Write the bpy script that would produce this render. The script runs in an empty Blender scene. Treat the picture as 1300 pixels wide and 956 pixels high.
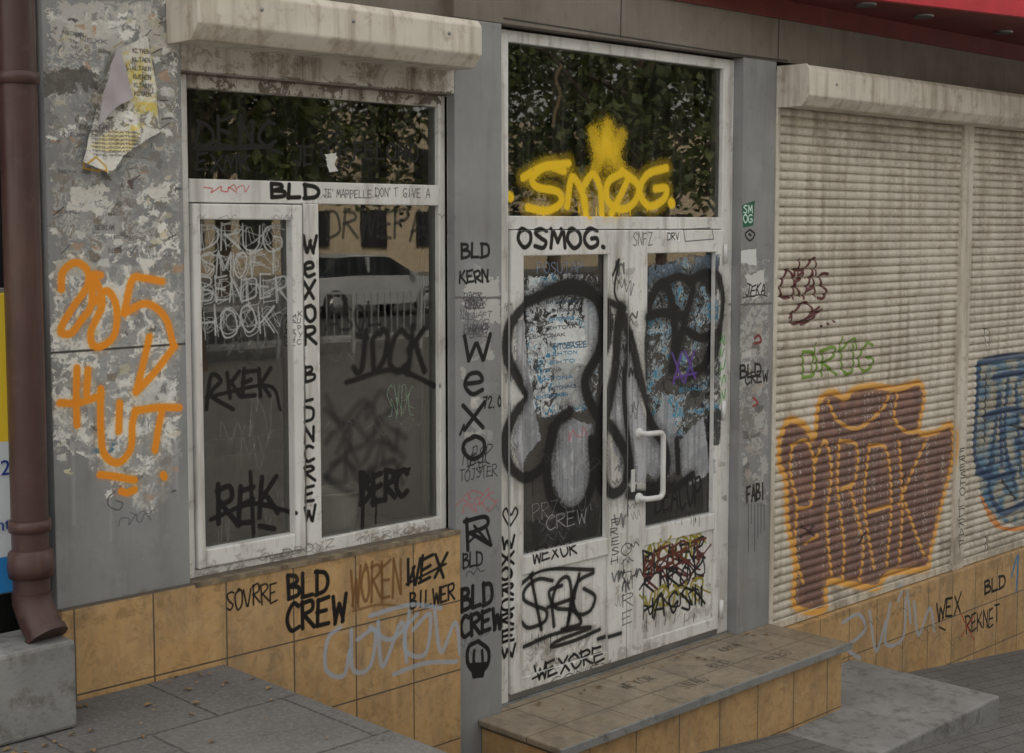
import bpy, bmesh, math, random
import numpy as np
from mathutils import Matrix, Vector
random.seed(7); rng=np.random.RandomState(11)
scene=bpy.context.scene
# ---------------------------------------------------------------- camera model (50mm full frame)
FPX=1805.0; TH=math.radians(44.4); PT=math.atan(146/1805)
CAM=np.array([0.0,-4.43,2.9])
Fv=np.array([math.sin(TH)*math.cos(PT),math.cos(TH)*math.cos(PT),-math.sin(PT)])
Rv=np.array([math.cos(TH),-math.sin(TH),0.0]); Uv=np.cross(Rv,Fv)
def S3(px,py,y0=0.0):
    """survey: photo measurement -> real point (X,Z) on the vertical plane Y=y0, and px per metre"""
    a=(np.asarray(px,float)-650)/FPX; b=(433.5-np.asarray(py,float))/FPX
    rx=Fv[0]+Rv[0]*a+Uv[0]*b; ry=Fv[1]+Rv[1]*a+Uv[1]*b; rz=Fv[2]+Rv[2]*a+Uv[2]*b
    t=(y0-CAM[1])/ry
    return CAM[0]+rx*t, CAM[2]+rz*t, FPX/t
def PX(px,y0=0.0,py=420): return float(S3(px,py,y0)[0])
def PZ(px,py,y0=0.0): return float(S3(px,py,y0)[1])
cd=bpy.data.cameras.new('camera'); cam=bpy.data.objects.new('camera',cd); scene.collection.objects.link(cam)
cd.lens=50; cd.sensor_width=36; cd.shift_y=-44.5/1300; cd.clip_end=600; cd.clip_start=.05
M=Matrix(((Rv[0],Uv[0],-Fv[0],CAM[0]),(Rv[1],Uv[1],-Fv[1],CAM[1]),(Rv[2],Uv[2],-Fv[2],CAM[2]),(0,0,0,1)))
cam.matrix_world=M; scene.camera=cam
scene.view_settings.view_transform='Standard'
# ---------------------------------------------------------------- paint layer (facade coordinates)
AX0,AX1,AZ0,AZ1=1.9,9.9,0.0,4.1; SC=400
AW,AH=int((AX1-AX0)*SC),int((AZ1-AZ0)*SC)
RGB=np.zeros((AH,AW,3),np.float32); AL=np.zeros((AH,AW),np.float32)
def vnoise(cx,cy=None):
    cy=cy or cx; gw=int(AW/cx)+3; gh=int(AH/cy)+3
    g=rng.rand(gh,gw).astype(np.float32)
    xs=np.arange(AW)/cx; ys=np.arange(AH)/cy
    xi=xs.astype(int); yi=ys.astype(int); xf=(xs-xi); yf=(ys-yi); xf=xf*xf*(3-2*xf); yf=yf*yf*(3-2*yf)
    xf=xf.astype(np.float32); yf=yf.astype(np.float32)
    r=g[:,xi]*(1-xf)+g[:,xi+1]*xf
    return r[yi]*(1-yf)[:,None]+r[yi+1]*yf[:,None]
def warp(F,a):
    dx=((vnoise(14)-.5)*a*2+(vnoise(5)-.5)*a*.8+(vnoise(40)-.5)*a*3).astype(int); dy=((vnoise(14)-.5)*a*2+(vnoise(5)-.5)*a*.8+(vnoise(40)-.5)*a*3).astype(int)
    yy,xx=np.meshgrid(np.arange(AH),np.arange(AW),indexing='ij')
    return F[np.clip(yy+dy,0,AH-1),np.clip(xx+dx,0,AW-1)]
NF=vnoise(2.2); NL=vnoise(30); NST=vnoise(5,90)
FB=warp(vnoise(1.5)*.12+vnoise(4)*.16+vnoise(10)*.22+NL*.26+vnoise(75)*.24,9)
FB2=warp(vnoise(1.6)*.16+vnoise(4)*.24+vnoise(11)*.28+vnoise(27)*.32,8)
def over(m,sl,col):
    a=AL[sl]; c=RGB[sl]; na=m+a*(1-m); d=np.maximum(na,1e-5)
    RGB[sl]=(np.array(col,np.float32)/255*m[...,None]+c*(a*(1-m))[...,None])/d[...,None]; AL[sl]=na
def smooth_pts(p,n=7):
    p=np.array(p,float)
    if len(p)<3: return p
    q=np.vstack([2*p[0]-p[1],p,2*p[-1]-p[-2]]); out=[]
    for i in range(1,len(q)-2):
        for k in range(n):
            t=k/n; a,b,c,d=q[i-1],q[i],q[i+1],q[i+2]
            out.append(.5*((2*b)+(-a+c)*t+(2*a-5*b+4*c-d)*t*t+(-a+3*b-3*c+d)*t**3))
    out.append(p[-1]); return np.array(out)
def stroke(pts,lw,col,y0=0.0,soft=.12,op=1.,sm=True,speck=0.,wear=0.):
    p=smooth_pts(pts) if sm else np.array(pts,float)
    if lw>1.9: lw*=1.22
    X,Z,ppm=S3(p[:,0],p[:,1],y0)
    x=(X-AX0)*SC; y=(Z-AZ0)*SC; r=max(.55,lw/float(np.mean(ppm))*SC*.5)
    ro=r*(1+soft)+1.2
    x0=int(max(0,x.min()-ro-1)); x1=int(min(AW,x.max()+ro+2)); y0_=int(max(0,y.min()-ro-1)); y1=int(min(AH,y.max()+ro+2))
    if x1<=x0 or y1<=y0_: return
    D=np.full((y1-y0_,x1-x0),1e6,np.float32)
    for i in range(max(1,len(x)-1)):
        j=min(i+1,len(x)-1)
        ax,ay,bx,by=x[i]-x0,y[i]-y0_,x[j]-x0,y[j]-y0_
        u0=int(max(0,min(ax,bx)-ro-1)); u1=int(min(D.shape[1],max(ax,bx)+ro+2)); v0=int(max(0,min(ay,by)-ro-1)); v1=int(min(D.shape[0],max(ay,by)+ro+2))
        if u1<=u0 or v1<=v0: continue
        gx=np.arange(u0,u1,dtype=np.float32)[None,:]+.5; gy=np.arange(v0,v1,dtype=np.float32)[:,None]+.5
        dx,dy=bx-ax,by-ay; L=dx*dx+dy*dy+1e-6
        t=np.clip(((gx-ax)*dx+(gy-ay)*dy)/L,0,1)
        d=np.sqrt((gx-ax-t*dx)**2+(gy-ay-t*dy)**2)
        D[v0:v1,u0:u1]=np.minimum(D[v0:v1,u0:u1],d)
    s=max(soft*r,.6)
    m=np.clip((r+s-D)/(2*s),0,1); m=m*m*(3-2*m)
    sl=(slice(y0_,y1),slice(x0,x1))
    if speck>0: m=np.clip(m*(1+speck)-(NF[sl])*speck*(1.6-m),0,1)
    if wear>0: m=m*np.clip(1-(FB2[sl]-.5)*wear*4,0,1)
    over((m*op).astype(np.float32),sl,col)
def poly(pts,col,y0=0.0,op=1.,rag=0.,thr=None,field=None,band=.04):
    P=np.array(pts,float); X,Z,_=S3(P[:,0],P[:,1],y0); x=(X-AX0)*SC; y=(Z-AZ0)*SC
    R=rag*SC
    x0=int(max(0,x.min()-R-1)); x1=int(min(AW,x.max()+R+2)); y_0=int(max(0,y.min()-R-1)); y1=int(min(AH,y.max()+R+2))
    if x1<=x0 or y1<=y_0: return
    sl=(slice(y_0,y1),slice(x0,x1))
    gx=np.arange(x0,x1)[None,:]+.5+(FB2[sl]-.5)*2.5*R; gy=np.arange(y_0,y1)[:,None]+.5+(FB[sl]-.5)*2.5*R
    ins=np.zeros(gx.shape,bool); n=len(x)
    for i in range(n):
        j=(i+1)%n
        if abs(y[i]-y[j])<1e-6: continue
        c=((y[i]>gy)!=(y[j]>gy))&(gx<(x[j]-x[i])*(gy-y[i])/(y[j]-y[i])+x[i]); ins^=c
    m=ins.astype(np.float32)
    if thr is not None:
        f=(FB if field is None else field)[sl]; m=m*np.clip((f-thr)/band,0,1)
    over((m*op).astype(np.float32),sl,col)
def rect(x,y,w,h,col,y0=0.,**k):
    s=(287-y)/(2500-x); q=lambda v: random.uniform(-.16,.16)*v
    poly([(x+q(w),y+q(h)),(x+w+q(w),y+s*w+q(h)),(x+w+q(w),y+h+s*w*.6+q(h)),(x+q(w),y+h+q(h))],col,y0,**k)
FONT={
'A':[[(0,1),(.3,.05),(.4,.05),(.7,1)],[(.1,.65),(.6,.62)]],
'B':[[(0,0),(.02,1)],[(0,.02),(.45,.05),(.5,.3),(.05,.47)],[(.05,.47),(.6,.55),(.6,.9),(0,1)]],
'C':[[(.65,.12),(.35,0),(.05,.3),(.03,.7),(.3,1),(.68,.88)]],
'D':[[(0,0),(.02,1)],[(-.05,.02),(.5,.12),(.66,.5),(.5,.88),(-.05,1)]],
'E':[[(.6,.0),(.02,.05)],[(.02,0),(0,1)],[(0,.5),(.5,.47)],[(0,1),(.62,.95)]],
'F':[[(.6,0),(0,.05)],[(.02,0),(0,1)],[(0,.5),(.5,.47)]],
'G':[[(.65,.12),(.35,0),(.05,.3),(.03,.7),(.3,1),(.64,.85),(.65,.55),(.35,.55)]],
'H':[[(0,0),(0,1)],[(.6,0),(.6,1)],[(0,.5),(.6,.48)]],
'I':[[(.3,0),(.3,1)]],
'J':[[(.15,0),(.65,0)],[(.45,0),(.45,.8),(.25,1),(0,.8)]],
'K':[[(0,0),(.02,1)],[(.6,0),(.03,.55)],[(.15,.45),(.68,1)]],
'L':[[(.02,0),(0,1)],[(0,1),(.6,.96)]],
'M':[[(0,1),(.08,.02)],[(.08,.02),(.35,.7)],[(.35,.7),(.62,.02)],[(.62,.02),(.7,1)]],
'N':[[(0,1),(.03,0)],[(.03,0),(.6,1)],[(.6,1),(.62,0)]],
'O':[[(.35,0),(.05,.2),(0,.6),(.3,1),(.62,.75),(.62,.25),(.35,0),(.2,.06)]],
'P':[[(0,0),(.02,1)],[(0,.02),(.5,.05),(.58,.35),(.05,.52)]],
'R':[[(0,0),(.02,1)],[(-.05,.05),(.5,.02),(.58,.32),(.05,.5)],[(.1,.48),(.68,1)]],
'S':[[(.62,.1),(.35,0),(.05,.2),(.3,.47),(.6,.7),(.4,1),(0,.92)]],
'T':[[(0,.03),(.7,0)],[(.35,0),(.33,1)]],
'U':[[(0,0),(.02,.75),(.3,1),(.58,.75),(.6,0)]],
'V':[[(0,0),(.33,1)],[(.33,1),(.65,0)]],
'W':[[(0,0),(.15,1)],[(.15,1),(.36,.35)],[(.36,.35),(.56,1)],[(.56,1),(.75,0)]],
'X':[[(0,0),(.65,1)],[(.65,0),(0,1)]],
'Y':[[(0,0),(.32,.5)],[(.65,0),(.25,1)]],
'Z':[[(0,0),(.6,.02)],[(.6,.02),(0,1)],[(0,1),(.65,.97)]],
'e':[[(.05,.6),(.55,.5),(.45,.2),(.15,.25),(.03,.65),(.25,1),(.6,.88)]],
'2':[[(0,.2),(.3,0),(.55,.25),(.05,.95),(.62,.95)]],
'0':[[(.3,0),(0,.5),(.3,1),(.6,.5),(.3,0)]],'7':[[(0,0),(.6,0)],[(.6,0),(.2,1)]],
'-':[[(.1,.5),(.5,.5)]],'.':[[(.1,.95),(.14,1)]],"'":[[(.1,0),(.1,.2)]],' ':[]}
BK=(10,10,11)
def text(s,x,y,h,w,lw,col=BK,y0=0.,rot=0.,slant=0.,jit=.03,soft=.15,op=1.,**k):
    sl=(287-y)/(2500-x); adv=w/len(s); cr,sr=math.cos(rot),math.sin(rot)
    for i,ch in enumerate(s):
        oj=random.uniform(-jit,jit)*h
        for st in FONT.get(ch,[]):
            pts=[]
            for (u,v) in st:
                u+=random.uniform(-jit,jit); v+=random.uniform(-jit,jit)
                dx=i*adv+u*adv*1.18+slant*(1-v)*h; dy=v*h+oj
                rx,ry=dx*cr-dy*sr,dx*sr+dy*cr
                pts.append((x+rx,y+ry+sl*rx))
            stroke(pts,lw,col,y0,soft,op,**k)
def vtext(s,x,y1,y2,w,lw,col=BK,y0=0.,**k):
    h=(y2-y1)/len(s)
    for i,ch in enumerate(s): text(ch,x+random.uniform(-1,1),y1+i*h,h*.74,w,lw,col,y0,jit=.05,**k)
def scrib(x,y,w,h,n,lw,col,y0=0.,op=1.,soft=.15,**k):
    sl=(287-y)/(2500-x); pts=[]; ph=random.random()*6
    for i in range(n):
        t=i/(n-1); xx=x+w*t+random.uniform(-.12,.1)*w; yy=y+h*(.5+.5*math.sin(ph+i*2.3)*random.uniform(.55,1))
        pts.append((xx,yy+sl*w*t))
    stroke(pts,lw,col,y0,soft,op,**k)
def tag(s,x,y,h,w,lw,col=BK,y0=0.,**k):
    text(s,x,y,h,w,lw,col,y0,slant=random.uniform(-.1,.25),jit=.09,**k)
    if random.random()<.6: scrib(x,y+h*.9,w,h*.3,4,lw*.8,col,y0,**k)
WD=.06   # window / door joinery plane
GL=.085
# --- left cladding panel: layers of torn posters
pan=[(60,6),(230,6),(233,330),(230,560),(196,655),(150,610),(72,560)]
poly(pan,(178,178,176),0,.55,.06,.40,band=.15)
poly(pan,(205,204,200),0,.6,.05,.50,FB2,band=.08)
poly(pan,(226,224,218),0,.8,.05,.575,FB2,band=.05)
poly(pan,(148,140,128),0,.5,.05,.585,band=.06)
poly([(60,0),(226,0),(228,60),(60,80)],(190,186,178),0,.7,.05,.45)
poly([(60,30),(230,110),(228,300),(66,330)],(104,98,90),0,.7,.05,.59,FB2,band=.03)
poly([(60,60),(130,90),(120,300),(66,330)],(118,112,104),0,.5,.05,.52,FB,band=.1)
poly([(120,60),(228,60),(222,330),(150,300)],(120,116,108),0,.45,.05,.50,FB,band=.1)
poly([(70,470),(150,440),(226,445),(228,560),(170,640),(110,560)],(224,223,219),0,.6,.05,.52,FB2)
for i in range(230):
    x=random.uniform(60,226); y=random.choice([random.uniform(14,340),random.uniform(14,330),random.uniform(350,640)]); w=random.uniform(3,15); h=random.uniform(2,11)
    c=random.choice([(232,231,226)]*5+[(215,205,180),(80,76,70),(124,116,102),(196,190,160),(80,78,80),(180,140,110)])
    rect(x,y,w,h,c,0,op=random.uniform(.4,.9),rag=.02)
for i in range(60):
    x=random.uniform(64,215); y=random.uniform(30,330); stroke([(x,y),(x+random.uniform(-4,14),y+random.uniform(-12,3))],random.uniform(.8,1.8),random.choice([(60,54,46),(50,48,46),(150,130,90),(225,223,218)]),0,.3,.8)
for (x,y,w,h,c) in [(66,92,60,26,(84,80,76)),(165,232,46,10,(80,62,58)),(160,255,50,16,(120,114,108)),(178,182,22,8,(190,170,60)),(120,568,30,9,(60,110,140)),(140,520,46,34,(225,225,222)),(84,460,60,14,(230,229,225)),(175,490,40,40,(200,200,198)),(176,236,40,24,(222,220,214)),(90,240,50,30,(215,213,206)),(70,330,60,20,(180,178,172))]:
    rect(x,y,w,h,c,0,op=.8,rag=.03,thr=.42,field=FB2)
for k in range(9): text('NEXKLAME'[:random.randint(3,8)],random.uniform(66,150),random.uniform(20,330),random.uniform(3,6),random.uniform(18,40),.8,(50,50,55),0,op=.6)
poly([(62,560),(228,560),(232,735),(74,765)],(150,151,153),0,.3,.02,.5,band=.1)
for k in range(14): x=random.uniform(70,225); y=random.uniform(440,600); stroke([(x,y),(x+1,y+random.uniform(40,150))],random.uniform(1,4),random.choice([(120,120,118),(185,185,183)]),0,1.,.25)
stroke([(60,449),(236,437)],2.2,(40,38,36),0,.2,.9,sm=False)
stroke([(146,625),(138,632),(138,642),(150,648),(156,640),(148,636)],1.4,(70,70,72),0); scrib(150,655,40,16,9,1.2,(80,80,85),0); scrib(168,650,28,8,7,1.0,(80,80,85),0)
OR=(236,144,26)
for st in [[(78,368),(80,346),(96,334),(111,344),(111,364),(92,392),(77,420),(90,424),(103,408)],
           [(103,408),(116,388),(118,352),(128,350)],[(122,356),(130,386),(116,420),(118,438),(130,440),(146,424),(148,390),(136,370),(122,384)],
           [(206,358),(184,354),(168,356),(158,398)],[(158,398),(186,386),(210,404),(220,438)],
           [(190,428),(182,462),(173,498)],[(173,498),(196,474),(222,440)],
           [(98,468),(97,505),(98,540)],[(76,512),(100,512),(128,503)],[(112,470),(110,500)],
           [(128,494),(128,540),(132,576),(150,588),(166,570),(168,540),(172,522)],
           [(152,512),(151,548)],[(172,522),(200,518),(228,518)],[(206,522),(201,545),(197,572)],
           [(127,603),(150,606),(171,610)],[(154,624),(162,626),(171,622)],[(207,603),(209,606)]]:
    stroke(st,14,OR,0,1.,.12,speck=.7); stroke(st,8,OR,0,.3,.96,speck=.25)
# flyer print (sheet hangs in front of the panel)
FL=-.03
poly([(160,66),(200,60),(204,160),(150,170)],(233,205,70),FL,.7,.004,.44,FB,band=.2)
poly([(112,190),(140,168),(178,168),(160,196)],(226,205,110),FL,.5,.01)
for k in range(6): text('KLTAEN',172,62+k*11,5,22,1.,(80,76,62),FL,jit=.02)
for k in range(7): text('TENLOCKATHEL',118,166+k*5,2.2,58,.7,(90,86,82),FL,jit=.02,op=.8)
stroke([(112,208),(122,200),(132,212),(132,218),(112,214),(112,208)],2,(190,150,40),FL,sm=False)
# --- window transom & glass tags
g=GL
tag('DENC',250,150,34,104,4.4,BK,g,soft=.3); text('EXMK',250,196,20,72,3.2,BK,g,jit=.08); stroke([(252,190),(330,188),(350,180)],4,BK,g,.3)
text('JE SUIS',376,186,24,72,2.8,BK,g); text('FELONO',450,180,22,84,2.8,BK,g); text('SC',412,168,16,26,2,BK,g)
poly([(412,198),(428,196),(426,210),(430,218),(418,220)],(215,215,212),g,.95,.01)
SV=(176,178,178)
for (s,y,h,w) in [('DRUG',284,34,108),('SMOFI',320,30,106),('BENDER',354,30,114),('HOOK',392,36,100)]:
    text(s,255,y,h,w,2.0,SV,g,jit=.08,op=.85,soft=.5); text(s,258,y+3,h,w,1.6,SV,g,jit=.11,op=.7,soft=.5)
    for q in range(4): scrib(256,y,104,h,9,1.2,SV,g,op=.55)
for k in range(18): scrib(random.uniform(255,330),random.uniform(290,660),random.uniform(15,50),random.uniform(20,90),6,.9,(150,152,150),g,op=.4)
stroke([(262,520),(268,478),(280,484),(268,502),(296,520)],5,BK,g,.3); text('KEK',290,474,32,58,5,BK,g,soft=.3,jit=.08); stroke([(262,505),(340,490),(356,520)],4,BK,g,.3)
text('REK',276,620,46,82,6,BK,g,soft=.25,jit=.08); stroke([(268,660),(320,640),(368,650)],5,BK,g,.3); stroke([(318,600),(322,680)],5,BK,g,.3)
for y in (640,668): stroke([(330,y),(348,y+4)],6,BK,g,.3)
tag('DRWEPA',414,268,34,130,3.6,(12,12,14),g,soft=.5,op=.8); tag('ASOL',416,390,30,70,3.4,(14,14,16),g,soft=.5,op=.8)
text('JOCK',446,424,50,96,7.4,(9,9,10),g,soft=.6,jit=.1,slant=.1); stroke([(440,486),(500,470),(552,490)],6,BK,g,.6)
for q in range(8): scrib(420,500+q*14,86,44,7,7,(9,9,10),g,op=.5,soft=.95)
text('BERC',458,604,36,62,6.4,BK,g,soft=.2,jit=.08); stroke([(462,600),(460,670)],5,BK,g,.2); stroke([(478,632),(477,665)],2.5,BK,g); stroke([(498,600),(520,596)],4,BK,g)
text('SYPC',492,490,40,36,1.6,(120,140,118),g,op=.8,jit=.09); scrib(495,500,30,30,9,1.2,(120,140,118),g)
for k in range(10): scrib(random.uniform(410,520),random.uniform(390,560),random.uniform(20,50),random.uniform(10,40),6,.9,(150,150,145),g,op=.4)
# frames of the window
f=WD
text('BLD',344,234,17,64,4.8,BK,f,jit=.03); text("JE'MAPPELLE",410,241,10,62,1.1,BK,f); text("DON'T GIVE A",476,239,11,70,1.1,BK,f)
scrib(262,236,34,10,8,1.4,(200,60,60),f); scrib(290,234,24,10,7,1.2,(200,70,70),f)
vtext('WeXOR',388,300,446,17,4.2,BK,f-.015); vtext('BLDNCREW',388,466,670,16,3.7,BK,f-.015)
vtext('MALANC',370,400,442,7,1.1,BK,f-.015); vtext('KUPYC',378,396,440,6,1.1,BK,f-.015)
for k in range(10): scrib(random.uniform(240,560),random.choice([238,246,272]),random.uniform(8,20),7,6,.9,(70,70,75),f,op=.7)
poly([(238,92),(562,118),(562,134),(238,114)],(74,62,48),f,.8,.012,.50,FB2); poly([(232,60),(580,92),(580,120),(232,96)],(120,104,84),0,.5,.02,.55,FB2)
poly([(238,715),(400,685),(570,655),(570,668),(238,738)],(108,98,84),f,.4,.02,.56,FB2)
text('OLDBOYZ',340,706,10,100,1.2,(60,54,50),0,op=.7); text('MERKO',470,684,9,70,1.,(60,54,50),0,op=.7)
# --- pillar between window and door
for i in range(26):
    x=random.uniform(582,624); y=random.uniform(330,560); rect(x,y,random.uniform(5,20),random.uniform(6,22),random.choice([(186,186,186),(150,150,152),(205,203,198)]),0,op=random.uniform(.3,.6),rag=.02)
poly([(590,355),(634,352),(634,412),(606,408),(590,386)],(196,195,193),0,.75,.03)
text('BLD',586,310,18,38,3.4); tag('KERN',584,345,14,38,2.6)
for k in range(13): tag(random.choice(['ONKA','DRUG','PAEX','IGOR','NAFT']),random.uniform(584,600),random.uniform(368,420),random.uniform(7,12),random.uniform(20,32),1.,(60,60,66),0,op=.8)
for ch,y,h,w in [('W',426,32,37),('e',470,32,33),('X',514,32,33),('O',556,28,34)]: text(ch,589,y,h,w,5,BK,0,jit=.03)
stroke([(589,540),(584,552)],3,BK); text('72.0',614,505,14,24,2,BK); scrib(590,566,30,40,9,1.3,BK); tag('BSP',596,568,22,28,1.5); tag('TOJSTER',584,598,14,48,1.4)
for k in range(3): scrib(584,624+k*8,48,16,9,1.5,(190,96,104),0,op=.8)
text('R',592,660,38,38,5,BK,0); stroke([(602,668),(622,690),(618,672)],3.5,BK); stroke([(594,690),(602,682)],3,BK); text('BLD',588,704,18,26,2.4); scrib(590,724,26,10,7,1.2,BK)
text('BLD',586,748,28,42,5); text('CREW',585,784,26,54,5)
stroke([(607,814),(595,822),(594,842),(604,853),(618,846),(620,826),(607,814)],5,BK); stroke([(602,826),(602,842),(612,842),(612,826)],4,BK); poly([(596,842),(618,840),(614,860),(600,862)],BK,0,1)
for k in range(9): scrib(random.uniform(584,618),random.uniform(640,860),15,10,6,1.,(70,70,74),0,op=.7)
# --- door transom
YL=(240,198,12); t=GL
for st in [[(716,218),(694,212),(676,226),(682,238),(708,244),(712,258),(694,268),(670,264)],[(720,262),(726,226),(738,242),(742,262)],[(738,242),(752,222),(762,240),(764,272)],[(742,252),(744,274)],
           [(790,220),(772,232),(772,256),(790,266),(806,256),(810,236),(790,218)],[(846,214),(822,222),(812,244),(824,262),(842,254),(846,240),(832,240)],[(664,226),(690,212),(722,208)],[(776,272),(790,244),(798,226)]]:
    stroke(st,20,YL,t,1.,.22,speck=.8); stroke(st,8.5,YL,t,.5,.97,speck=.35)
for (x,y) in [(647,250),(852,258)]: stroke([(x,y),(x+1,y+1)],11,YL,t,.5,speck=.3)
for x,y in [(735,262),(744,266),(757,264),(800,262),(690,262),(678,262),(822,258),(786,262)]: stroke([(x,y),(x,min(274,y+random.uniform(6,14)))],1.8,YL,t)
for rr,o in [(50,.3),(40,.35),(28,.45),(14,.6)]: stroke([(770,184),(771,190)],rr,YL,t,.95,o,speck=.7)
for (a,b_) in [((756,184),(752,168)),((770,180),(772,160)),((784,186),(790,172)),((762,196),(756,214)),((778,196),(788,214))]: stroke([a,b_],15,YL,t,1.0,.5,speck=.6)
scrib(650,205,30,12,5,1,(70,90,60),t,op=.5)
stroke([(712,85),(706,100),(711,120),(705,142),(702,160)],4,(110,90,60),t,.7,.5)
# --- door glass: posters
L=[(668,352),(758,348),(764,430),(756,520),(690,530),(672,520)]
poly(L,(188,192,196),t,.75,.03,.40,FB2); poly(L,(222,224,224),t,.9,.03,.52,FB2); poly(L,(40,110,150),t,.85,.02,.62,FB2); poly(L,(30,32,36),t,.8,.03,.59,FB)
rect(676,356,50,86,(202,206,208),t,op=.7,rag=.02,thr=.4,field=FB2); rect(704,415,46,50,(225,226,226),t,op=.85,rag=.02); rect(700,462,50,58,(170,172,172),t,op=.7,rag=.02)
for k in range(14): text('EHTONAKBNMP'[:random.randint(4,10)],random.uniform(676,704),360+k*11,4.,random.uniform(28,50),.8,random.choice([(30,60,90),(35,35,40),(20,100,150)]),t)
text('POSUTAP',682,334,14,60,1.6,(120,140,170),t,op=.7); text('HTOBASLE',704,437,7,42,1.3,(30,90,130),t)
R_=[(818,336),(906,322),(908,560),(850,590),(820,560)]
poly(R_,(88,92,94),t,.7,.03,.42,FB2); poly(R_,(190,194,196),t,.85,.03,.54,FB2); poly(R_,(40,120,160),t,.8,.02,.63,FB2); poly(R_,(26,27,30),t,.85,.03,.53,FB)
poly([(822,340),(870,330),(905,322),(905,350),(822,362)],(110,135,160),t,.6,.02,.42)
for k in range(16): text('ENKLHTAB'[:random.randint(3,8)],random.uniform(822,872),random.uniform(340,560),5,random.uniform(16,34),1.2,random.choice([(200,200,200),(60,140,180),(30,30,30)]),t)
# grime, tape and sticker residue on the joinery
d=WD-.012
for k in range(70):
    x=random.choice([random.uniform(640,658),random.uniform(774,816),random.uniform(908,932)]); y=random.uniform(300,820)
    stroke([(x,y),(x+random.uniform(-1,1),y+random.uniform(15,80))],random.uniform(1,3.4),random.choice([(120,108,90),(90,84,76),(150,140,122)]),d,1.,random.uniform(.12,.35))
for k in range(30):
    x=random.choice([random.uniform(640,652),random.uniform(774,806),random.uniform(908,922)]); rect(x,random.uniform(320,800),random.uniform(3,10),random.uniform(3,12),random.choice([(150,140,126),(214,206,186),(110,106,100),(236,236,234)]),d,op=random.uniform(.25,.6),rag=.02)
for (x0_,x1_,y0a,y1a) in [(662,770,728,850),(816,906,690,800)]:
    for k in range(26):
        x=random.uniform(x0_,x1_); y=random.uniform(y0a,y1a-30); stroke([(x,y),(x,y+random.uniform(20,60))],random.uniform(1,4),(128,116,98),d,1.,random.uniform(.08,.25))
    poly([(x0_,y1a-34),(x1_,y1a-60),(x1_,y1a-20),(x0_,y1a+6)],(96,88,74),d,.5,.02,.46,FB2,band=.15)
# pale fill of the throw-up
for pl in [[(652,410),(668,400),(676,480),(690,560),(660,600),(646,560),(664,508),(650,470)],[(700,548),(730,534),(756,540),(764,600),(744,646),(722,650),(704,612)],[(774,410),(800,420),(812,520),(832,570),(824,612),(790,612),(774,560)],[(744,380),(766,390),(768,430),(752,470),(748,440)],
           [(822,560),(850,500),(862,540),(864,600),(840,616),(822,600)],[(866,560),(896,530),(906,600),(880,616),(866,600)]]:
    poly(pl,(162,165,172),t-.02,.78,.02); poly(pl,(196,198,204),t-.02,.6,.02,.45,FB,band=.15); poly(pl,(120,122,128),t-.02,.5,.01,.5,NST,band=.2)
for k in range(60):
    x=random.uniform(700,760); y=random.uniform(530,600); stroke([(x,y),(x+random.uniform(-1,1),y+random.uniform(20,60))],1,random.choice([(130,132,138),(200,200,204),(60,60,64)]),t,op=.4)
BB=(9,9,10)
for st,w in [([(692,376),(664,390),(646,414),(643,452),(658,486),(670,504),(654,522),(641,556),(646,592),(668,608),(692,596),(704,566),(712,538),(728,524)],12),
           ([(700,372),(730,362),(758,374),(770,404),(766,446),(748,484),(758,520),(780,552),(794,584),(790,616),(774,626),(764,604),(766,540),(778,470),(782,420),(786,390)],13),
           ([(706,545),(699,590),(704,632),(724,652),(746,642),(758,606),(756,560)],12),([(700,372),(742,372),(790,392)],8),
           ([(786,396),(800,436),(814,494),(832,540),(848,566),(850,598),(832,626),(796,628)],12),([(796,430),(790,500),(800,600)],7),
           ([(822,480),(820,430),(830,384),(846,360),(858,384),(862,430),(858,470)],11),
           ([(820,404),(846,398),(874,402)],10),([(846,362),(866,352),(884,364),(876,400),(866,440),(858,470)],9),
           ([(880,358),(904,348),(916,372),(912,420),(900,462),(880,478)],11),([(876,420),(896,430),(912,420)],9),([(826,618),(860,620),(884,604)],9),([(864,560),(866,600)],8)]:
    stroke(st,w*2.1,BB,t-.025,1.,.3,speck=.7); stroke(st,w,BB,t-.025,.55,.96,speck=.35)
for (x,y) in [(726,654),(708,640),(676,606),(790,622),(850,600)]: stroke([(x,y),(x,y+random.uniform(10,34))],1.6,BB,t)
text('XX',854,448,38,32,2.8,(92,60,150),t,jit=.06); stroke([(856,480),(884,474)],2.4,(92,60,150),t)
text('DEACOP',832,616,36,60,3.,BK,t,jit=.06,soft=.3); text('PRZSTO',676,640,22,70,1.2,(150,150,152),t,op=.6); text('CREW',694,656,18,52,1.8,(150,150,155),t,op=.8); scrib(720,545,26,16,7,1.2,(190,90,100),t)
for k in range(8): x=random.uniform(836,890); stroke([(x,650),(x,660+random.uniform(0,8))],1.,BK,t)
for k in range(12): scrib(random.uniform(664,740),random.uniform(560,680),random.uniform(20,40),16,7,.8,(160,160,165),t,op=.4)
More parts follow.
